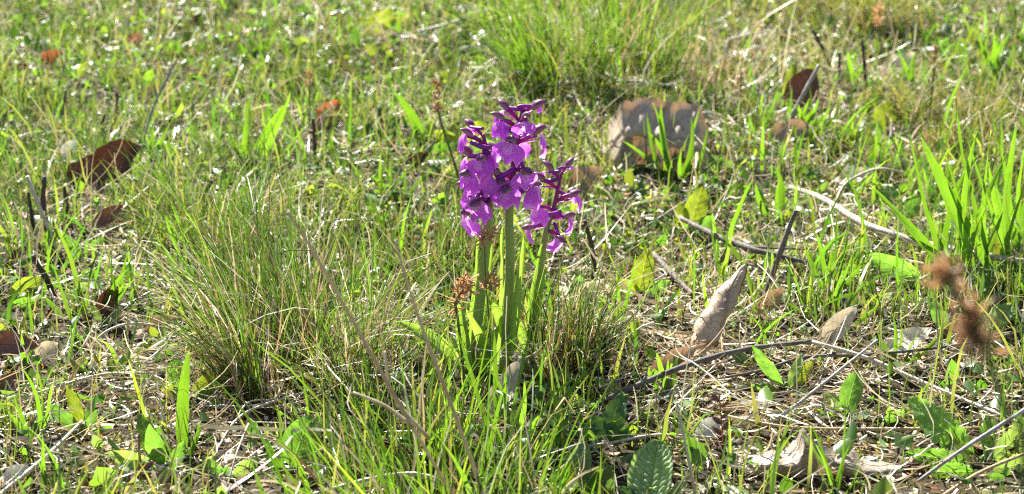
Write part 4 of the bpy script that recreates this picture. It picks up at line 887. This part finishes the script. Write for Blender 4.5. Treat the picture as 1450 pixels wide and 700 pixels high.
tuft('thick stand of long bright blades, widest one folded, over the pale root', (1370, 398), [(1304, 194, 14, .0, 1.7), (1288, 184, -30, 0, .8), (1353, 140, 40, 0, .8), (1386, 180, 0, 0, 1.1), (1404, 184, 30), (1392, 214, -24), (1440, 172, 50), (1368, 195, 70, 0, .9), (1336, 215, -34), (1458, 235, 34, 0, 1.3), (1425, 220, -6), (1316, 300, 4), (1252, 290, -20), (1232, 262, -6, 0, 1.1), (1470, 300, 34), (1410, 260, 60), (1340, 250, 40), (1278, 330, 30, 0, 1.1), (1420, 300, 0)], 9, 2, 14)
tuft('tight clump of narrow blades at the border of the thick stand', (1436, 372), [(1400, 232), (1418, 210), (1434, 190), (1452, 205), (1470, 190), (1444, 260), (1428, 280), (1462, 250)], 8, 3, 14)
tuft('pair of long yellow-green blades in far turf by a dry stem', (352, 238), [(412, 128, 8, 0, 1.2), (356, 134, -4, 0, 1.2), (404, 148, 4), (322, 176, -10), (338, 196)], 9, 4, 6)
tuft('single broad yellowish blade leaning behind the orchid', (596, 212), [(557, 128, 0, 0, 1.3), (612, 168, 4), (586, 178)], 10, 5, 4)
tuft('upright blades clustered at the far edge of the turf', (1410, 118), [(1384, 50), (1396, 62), (1408, 46), (1420, 56), (1432, 44), (1444, 60), (1426, 72), (1402, 80)], 8, 6, 16)
tuft('short bright blades sprouting before the dark cupped leaf', (1140, 200), [(1112, 142), (1130, 148), (1146, 140), (1160, 138), (1176, 146), (1124, 160), (1152, 156), (1170, 162), (1186, 160)], 8, 7, 18)
tuft('tall single upright green blade at the hairy rosette', (258, 652), [(268, 496, 0, 0, 1.3), (204, 602, -6, 0, 1.0), (284, 596, 6, 0, .8)], 11, 8, 4)
tuft('slim blades rising from soil beside the whitish stick', (52, 622), [(52, 520, 0), (20, 560, -6), (30, 520, -2), (74, 545, 6), (4, 576, -8)], 6, 9, 6)
tuft('short single blade standing in front of the whitish stick', (63, 690), [(60, 612, 0), (74, 660, 4), (52, 650, -4)], 6, 10, 4)
tuft('broad dark blades standing beyond the dark broken twig', (1100, 318), [(1098, 236, -2, 0, 1.3), (1108, 240, 6), (1070, 258, -12), (1128, 262, 10), (1050, 300, -20)], 8, 11, 8)
tuft('long slanting blade rising behind the rolled leaf', (1024, 372), [(1066, 254, 0, 0, .9), (1008, 300, -6), (1040, 310)], 7, 12, 6)
tuft('single wide upright blade before the wiry tussock', (780, 662), [(778, 548, 0, 0, 1.2), (790, 600, 8)], 9, 13, 4)
tuft('long fresh blades standing before the orchid stems', (720, 640), [(648, 470, -22, .02, .8), (700, 470, -14, .02), (762, 420, -4, .03, .8), (690, 520, -18), (716, 520, 0), (742, 540, 4), (836, 520, 30), (818, 532, 20)], 7, 14, 10)
tuft('green blades growing through the wavy dead leaf', (1165, 704), [(1128, 604), (1148, 598), (1152, 625), (1196, 560, 20, .02), (1204, 630, 20), (1220, 650, 26)], 4, 15, 20)
tuft('thin blade fountain by the pale upright dry leaf', (1180, 470), [(1096, 420, -4), (1196, 380), (1210, 356), (1224, 402), (1170, 400), (1246, 430, 14)], 6, 16, 16)
tuft('narrow blades beside the dark upright twig', (1180, 420), [(1140, 350, -10), (1156, 330), (1180, 350), (1200, 330), (1216, 350), (1150, 372), (1230, 366)], 7, 17, 16)
tuft('bright blade clump at the foot of the flat pale tan dry leaf', (1262, 520), [(1250, 450), (1262, 440), (1276, 462), (1242, 470), (1330, 478, 20), (1300, 470, 16)], 6, 18, 12)
tuft('grass clump growing beside the crumpled tan leaf ball', (880, 480), [(872, 380), (886, 372), (862, 400), (900, 360), (846, 420)], 5, 19, 10)
tuft('bright blades in turf beside the oak leaf', (215, 250), [(206, 190), (216, 180), (228, 196), (240, 176), (196, 214), (224, 210)], 8, 20, 14)
tuft('blades in turf before the small rust-red leaf', (110, 452), [(96, 400), (112, 392), (126, 408), (182, 380, 40), (176, 400, 36), (60, 420, -20), (190, 396, 44)], 7, 21, 12)
tuft('blade pair standing beside the maroon leaf', (34, 520), [(30, 468), (44, 496), (52, 478)], 7, 22, 6)
tuft('bright blades at far edge beyond the dark leafy herb', (372, 96), [(354, 50), (366, 44), (380, 52), (392, 40), (404, 56), (340, 60)], 7, 23, 18)
tuft('loose blades standing on the border of the tall bright tussock', (742, 130), [(722, 62), (736, 50), (752, 66), (706, 80), (768, 56), (784, 80)], 7, 24, 18)
tuft('yellow stray blade among the brown cut stubs', (1208, 130), [(1212, 62), (1200, 72), (1226, 84), (1190, 96)], 7, 25, 8)
tuft('bright blades behind the tan plantain head', (1290, 130), [(1270, 66), (1282, 80), (1300, 70), (1262, 96), (1312, 96)], 7, 26, 14)
tuft('grass blades crossing before the red leaf behind the orchid', (560, 290), [(540, 230), (552, 222), (572, 236), (590, 228), (526, 250), (604, 246)], 6, 27, 18)
tuft('fresh slim blades beside the slanting charred stub', (330, 300), [(316, 240), (330, 232), (346, 246), (362, 250), (300, 262)], 6, 28, 14)
tuft('long thin blades leaning from the big tussock toward the stubs', (300, 420), [(218, 330, -10), (232, 300), (240, 280), (262, 300), (280, 320), (212, 360), (300, 330)], 5, 29, 24)
tuft('blades at the foot of the russet herb', (945, 560), [(930, 500), (946, 508), (962, 500), (918, 520), (950, 530)], 7, 30, 12)

# ------------------------------------------------------------------ meadow cover: short grass, straw, litter, moss, small leaves
def bare(x, y):
    b = .85 * ell(x, y, 1150, 570, 190, 120) + .5 * ell(x, y, 110, 600, 190, 140) + .6 * ell(x, y, 960, 460, 90, 90) + .45 * ell(x, y, 300, 640, 140, 80) \
        + .5 * ell(x, y, 1180, 330, 120, 60) + .6 * ell(x, y, 1320, 500, 120, 60) + .5 * ell(x, y, 900, 560, 90, 70) + .35 * ell(x, y, 1270, 130, 120, 50)
    return np.clip(b, 0, .95)
def short_grass():
    rg = np.random.default_rng(21); parts = []
    x, y = field(165000, rg)
    cl = .55 * vnoise(x, y, 75, 3) + .45 * vnoise(x, y, 140, 6)
    d = .62 + .35 * vnoise(x, y, 16, 2) + .75 * cl
    d = d * (1 - bare(x, y)) * thin(x, y)
    k = rg.random(len(x)) < d; x, y = x[k], y[k]; n = len(x)
    L = rg.gamma(4, .0064, n).clip(.006, .08) * (1 + .25 * vnoise(x, y, 11, 5)) * (1 + .35 * cl[k]) * np.interp(y, [1.2, 1.9], [1, .7]); W = rg.uniform(.0006, .0017, n)
    wide = rg.random(n) < .07; W[wide] *= 2.0; L[wide] *= 1.1
    c = pick(rg, n, GREEN)
    yel = vnoise(x, y, 7, 8)[:, None]; c = c * (1 + np.array([.25, .1, .0]) * yel) * (1 + .22 * vnoise(x, y, 17, 88)[:, None])
    b = np.stack([x, y, gz(x, y) - .001], -1)
    az = 3.0 * vnoise(x, y, 60, 91) + 3.0 * vnoise(x, y, 45, 92) + rg.normal(0, 1.1, n)
    parts.append(ribbons(b, az, np.abs(rg.normal(.1, .3, n)), np.abs(rg.normal(.75, .5, n)).clip(0, 2.1), L, W, 4, rg, c * np.array([1.15, .95, .9]), np.where(rg.random((n, 1)) < .12, np.array([[.26, .24, .12]]), c * 1.05)))
    x, y = field(42000, rg)
    d = .45 * ell(x, y, 1360, 330, 140, 110) + .2 * ell(x, y, 1120, 220, 130, 80) + .3 * ell(x, y, 690, 640, 170, 80) + .35 * ell(x, y, 1190, 440, 130, 50) + .3 * ell(x, y, 380, 200, 120, 60) + .3 * ell(x, y, 1400, 90, 120, 50) + .22 * ell(x, y, 110, 420, 140, 80) + .035
    k = rg.random(len(x)) < d * thin(x, y); x, y = x[k], y[k]; n = len(x); c = pick(rg, n, G_BRIGHT)
    parts.append(ribbons(np.stack([x, y, gz(x, y) - .001], -1), rg.uniform(0, 6.283, n), np.abs(rg.normal(.1, .25, n)), np.abs(rg.normal(.6, .45, n)).clip(0, 2), rg.gamma(7, .0062, n).clip(.015, .09) * np.interp(y, [1.2, 1.9], [1, .75]), rg.uniform(.0016, .0034, n), 6, rg, c * .95, np.where(rg.random((n, 1)) < .1, np.array([[.24, .23, .1]]), c * 1.05), daz=.35))
    # beyond and beside the view the meadow goes on
    n = 26000; x = rg.uniform(-4, 4, n); y = rg.uniform(-.3, 8, n); k = (np.abs(x) > .3 * y + .18) | (y > 2.75) | (y < .72); x, y = x[k], y[k]
    k = np.hypot(x, y) > .25; x, y = x[k], y[k]; n = len(x)
    b = np.stack([x, y, gz(x, y) - .001], -1); c = pick(rg, n, GREEN)
    parts.append(ribbons(b, rg.uniform(0, 6.283, n), np.abs(rg.normal(.1, .3, n)), np.abs(rg.normal(.8, .5, n)), rg.gamma(6, .009, n), rg.uniform(.0025, .006, n), 3, rg, c, c))
    V, Q, C = merge(parts)
    tag(link('short_grass', build_mesh('short_grass', V, Q, M_GRASS, col=C)), 'short fine green grass covering the meadow ground', 'grass', kind='stuff')
short_grass()

def dry_straw():
    rg = np.random.default_rng(31); parts = []
    x, y = field(52000, rg)
    d = (.44 + .34 * vnoise(x, y, 13, 12) + .6 * bare(x, y)) * (.4 + .6 * thin(x, y))
    k = rg.random(len(x)) < d; x, y = x[k], y[k]; n = len(x)
    L = rg.gamma(3.0, .0115, n).clip(.008, .11); W = rg.uniform(.0004, .0013, n); W[rg.random(n) < .06] *= 2
    c = pick(rg, n, STRAW, .2)
    parts.append(strands(np.stack([x, y, 0 * x], -1), rg.uniform(0, 6.283, n), L, W, 6, rg, c, rg.gamma(2, .0028, n), .9))
    x, y = field(60000, rg); k = rg.random(len(x)) < np.clip(.9 * bare(x, y) + .3 * (1 - thin(x, y)), 0, 1) * (.7 + .3 * thin(x, y)); x, y = x[k], y[k]; n = len(x)
    parts.append(strands(np.stack([x, y, 0 * x], -1), rg.normal(0, .7, n) + np.pi * rg.integers(0, 2, n), rg.gamma(3, .009, n).clip(.006, .08), rg.uniform(.0004, .0016, n), 5, rg, pick(rg, n, STRAW, .25), rg.gamma(2, .0012, n), .6))
    # short bleached bits everywhere
    x, y = field(30000, rg); k = rg.random(len(x)) < (.25 + .6 * vnoise(x, y, 19, 77)) * (.3 + .7 * thin(x, y)); x, y = x[k], y[k]; n = len(x)
    parts.append(strands(np.stack([x, y, 0 * x], -1), rg.uniform(0, 6.283, n), rg.gamma(3, .005, n).clip(.004, .03), rg.uniform(.0006, .0013, n) * np.interp(y, [1.3, 1.8], [1, 1.6]), 3, rg, pick(rg, n, [((.6, .52, .38), 3), ((.72, .67, .56), 3), ((.42, .32, .19), 2)], .2), rg.gamma(2, .004, n), 1.2))
    # upright dry stalks
    x, y = field(8500, rg); k = rg.random(len(x)) < thin(x, y); x, y = x[k], y[k]; n = len(x); c = pick(rg, n, STRAW)
    parts.append(ribbons(np.stack([x, y, gz(x, y)], -1), rg.uniform(0, 6.283, n), np.abs(rg.normal(.3, .3, n)), rg.normal(1.1, .6, n).clip(0, 2.4), rg.gamma(5, .0072, n), rg.uniform(.0005, .0012, n), 5, rg, c * .85, c, prof='strand'))
    V, Q, C = merge(parts)
    tag(link('dry_straw', build_mesh('dry_straw', V, Q, M_STRAW, col=C)), 'pale dry grass straw lying matted over the soil', 'straw', kind='stuff')
dry_straw()

def flakes(rg, x, y, size, col, lift, tilt, aspect=.6, cup=.25, up=.0):   # small leaf-shaped pieces, 6 vertices and 4 faces' worth each
    n = len(x)
    shp = np.array([[-.0, 0, 0], [.5, .35, 1], [.42, .75, 1], [0, 1, 0], [-.42, .75, 1], [-.5, .35, 1]], float)
    az = rg.uniform(0, 6.283, n); el = rg.normal(up, tilt, n); ro = rg.normal(0, .5, n)
    fy = np.stack([np.cos(az) * np.cos(el), np.sin(az) * np.cos(el), np.sin(el)], -1)
    h = np.stack([-np.sin(az), np.cos(az), 0 * az], -1); nz = np.cross(fy, h) * -1
    sx = h * np.cos(ro)[:, None] + nz * np.sin(ro)[:, None]; nz = np.cross(sx, fy)
    b = np.stack([x, y, gz(x, y) + lift], -1)
    asp = aspect * rg.uniform(.75, 1.3, n)
    V = b[:, None, :] + size[:, None, None] * (sx[:, None, :] * (shp[None, :, 0:1] * asp[:, None, None]) + fy[:, None, :] * shp[None, :, 1:2] + nz[:, None, :] * (shp[None, :, 2:3] * cup * asp[:, None, None] * .5))
    V[..., 2] = np.maximum(V[..., 2], gz(V[..., 0], V[..., 1]) + .0006)
    q = np.array([[0, 1, 2, 3], [0, 3, 4, 5]])
    Q = (np.arange(n)[:, None, None] * 6 + q[None]).reshape(-1, 4)
    C = np.repeat(col, 6, 0)
    return V.reshape(-1, 3), Q, C
def leaf_litter():
    rg = np.random.default_rng(41)
    x, y = field(60000, rg); d = .35 + .6 * bare(x, y) + .4 * (1 - thin(x, y)) + .25 * vnoise(x, y, 20, 4); k = rg.random(len(x)) < d; x, y = x[k], y[k]; n = len(x)
    c = pick(rg, n, [((.3, .21, .13), 3), ((.18, .1, .06), 3), ((.45, .38, .28), 2.5), ((.26, .09, .04), .9), ((.08, .05, .035), 2), ((.55, .52, .46), 1)])
    sz = rg.gamma(2.2, .0017, n).clip(.001, .016)
    V, Q, C = flakes(rg, x, y, sz, c, rg.random(n) * .004 + .0008, .35, .7, .5)
    tag(link('leaf_litter', build_mesh('leaf_litter', V, Q, M_LITTER, col=C)), 'crumbled brown leaf fragments strewn over the bare soil', 'leaf litter', kind='stuff')
leaf_litter()
def moss():
    rg = np.random.default_rng(51)
    x, y = field(90000, rg)
    d = .35 * bare(x, y) + .3 * (1 - thin(x, y)) + .9 * ell(x, y, 950, 590, 60, 40) + .8 * ell(x, y, 1110, 585, 90, 40) + .7 * ell(x, y, 160, 670, 110, 50) + .8 * ell(x, y, 60, 620, 90, 60) + .35 * (vnoise(x, y, 12, 33) > .25) + .5 * ell(x, y, 1180, 640, 100, 40)
    k = rg.random(len(x)) < d * .9; x, y = x[k], y[k]; n = len(x)
    c = pick(rg, n, [((.16, .17, .03), 3), ((.09, .11, .02), 2), ((.24, .2, .06), 1.5), ((.2, .1, .03), .6)])
    V, Q, C = flakes(rg, x, y, rg.uniform(.0018, .005, n), c, rg.random(n) * .004, .5, .35, .3, up=.8)
    tag(link('moss', build_mesh('moss', V, Q, M_COVER, col=C)), 'yellow-green moss tufts low between the straw', 'moss', kind='stuff')
moss()
def cover_leaves():
    rg = np.random.default_rng(61)
    x, y = field(80000, rg)
    d = .22 + .35 * (vnoise(x, y, 14, 71) > .35) + .9 * ell(x, y, 650, 95, 130, 45) + .5 * ell(x, y, 120, 60, 200, 60) + .6 * ell(x, y, 830, 640, 110, 60) + .5 * ell(x, y, 930, 330, 110, 70) + .3 * ell(x, y, 480, 40, 200, 50) + .35 * ell(x, y, 1330, 320, 120, 60)
    k = rg.random(len(x)) < d * (1 - .3 * bare(x, y)) * (.3 + .7 * thin(x, y)); x, y = x[k], y[k]; n = len(x)
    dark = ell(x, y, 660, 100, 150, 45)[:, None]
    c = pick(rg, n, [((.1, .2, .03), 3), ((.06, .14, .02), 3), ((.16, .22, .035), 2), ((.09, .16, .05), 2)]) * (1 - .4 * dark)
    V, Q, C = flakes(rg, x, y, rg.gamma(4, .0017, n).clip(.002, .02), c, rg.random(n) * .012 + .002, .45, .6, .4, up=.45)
    x, y = field(9000, rg); k = rg.random(len(x)) < (.3 + .5 * vnoise(x, y, 22, 131)) * (1 - .6 * bare(x, y)) * thin(x, y); x, y = x[k], y[k]; n = len(x)
    c = pick(rg, n, [((.1, .19, .035), 3), ((.07, .15, .03), 3), ((.17, .23, .05), 2), ((.13, .2, .08), 2)])
    V2, Q2, C2 = flakes(rg, x, y, rg.gamma(6, .0022, n).clip(.006, .028), c, rg.random(n) * .008 + .003, .4, .42, .5, up=.5)
    V, Q, C = merge([(V, Q, C), (V2, Q2, C2)])
    tag(link('ground_cover', build_mesh('ground_cover', V, Q, M_COVER, col=C)), 'small green herb leaves growing low among the grass', 'ground cover', kind='stuff')
cover_leaves()
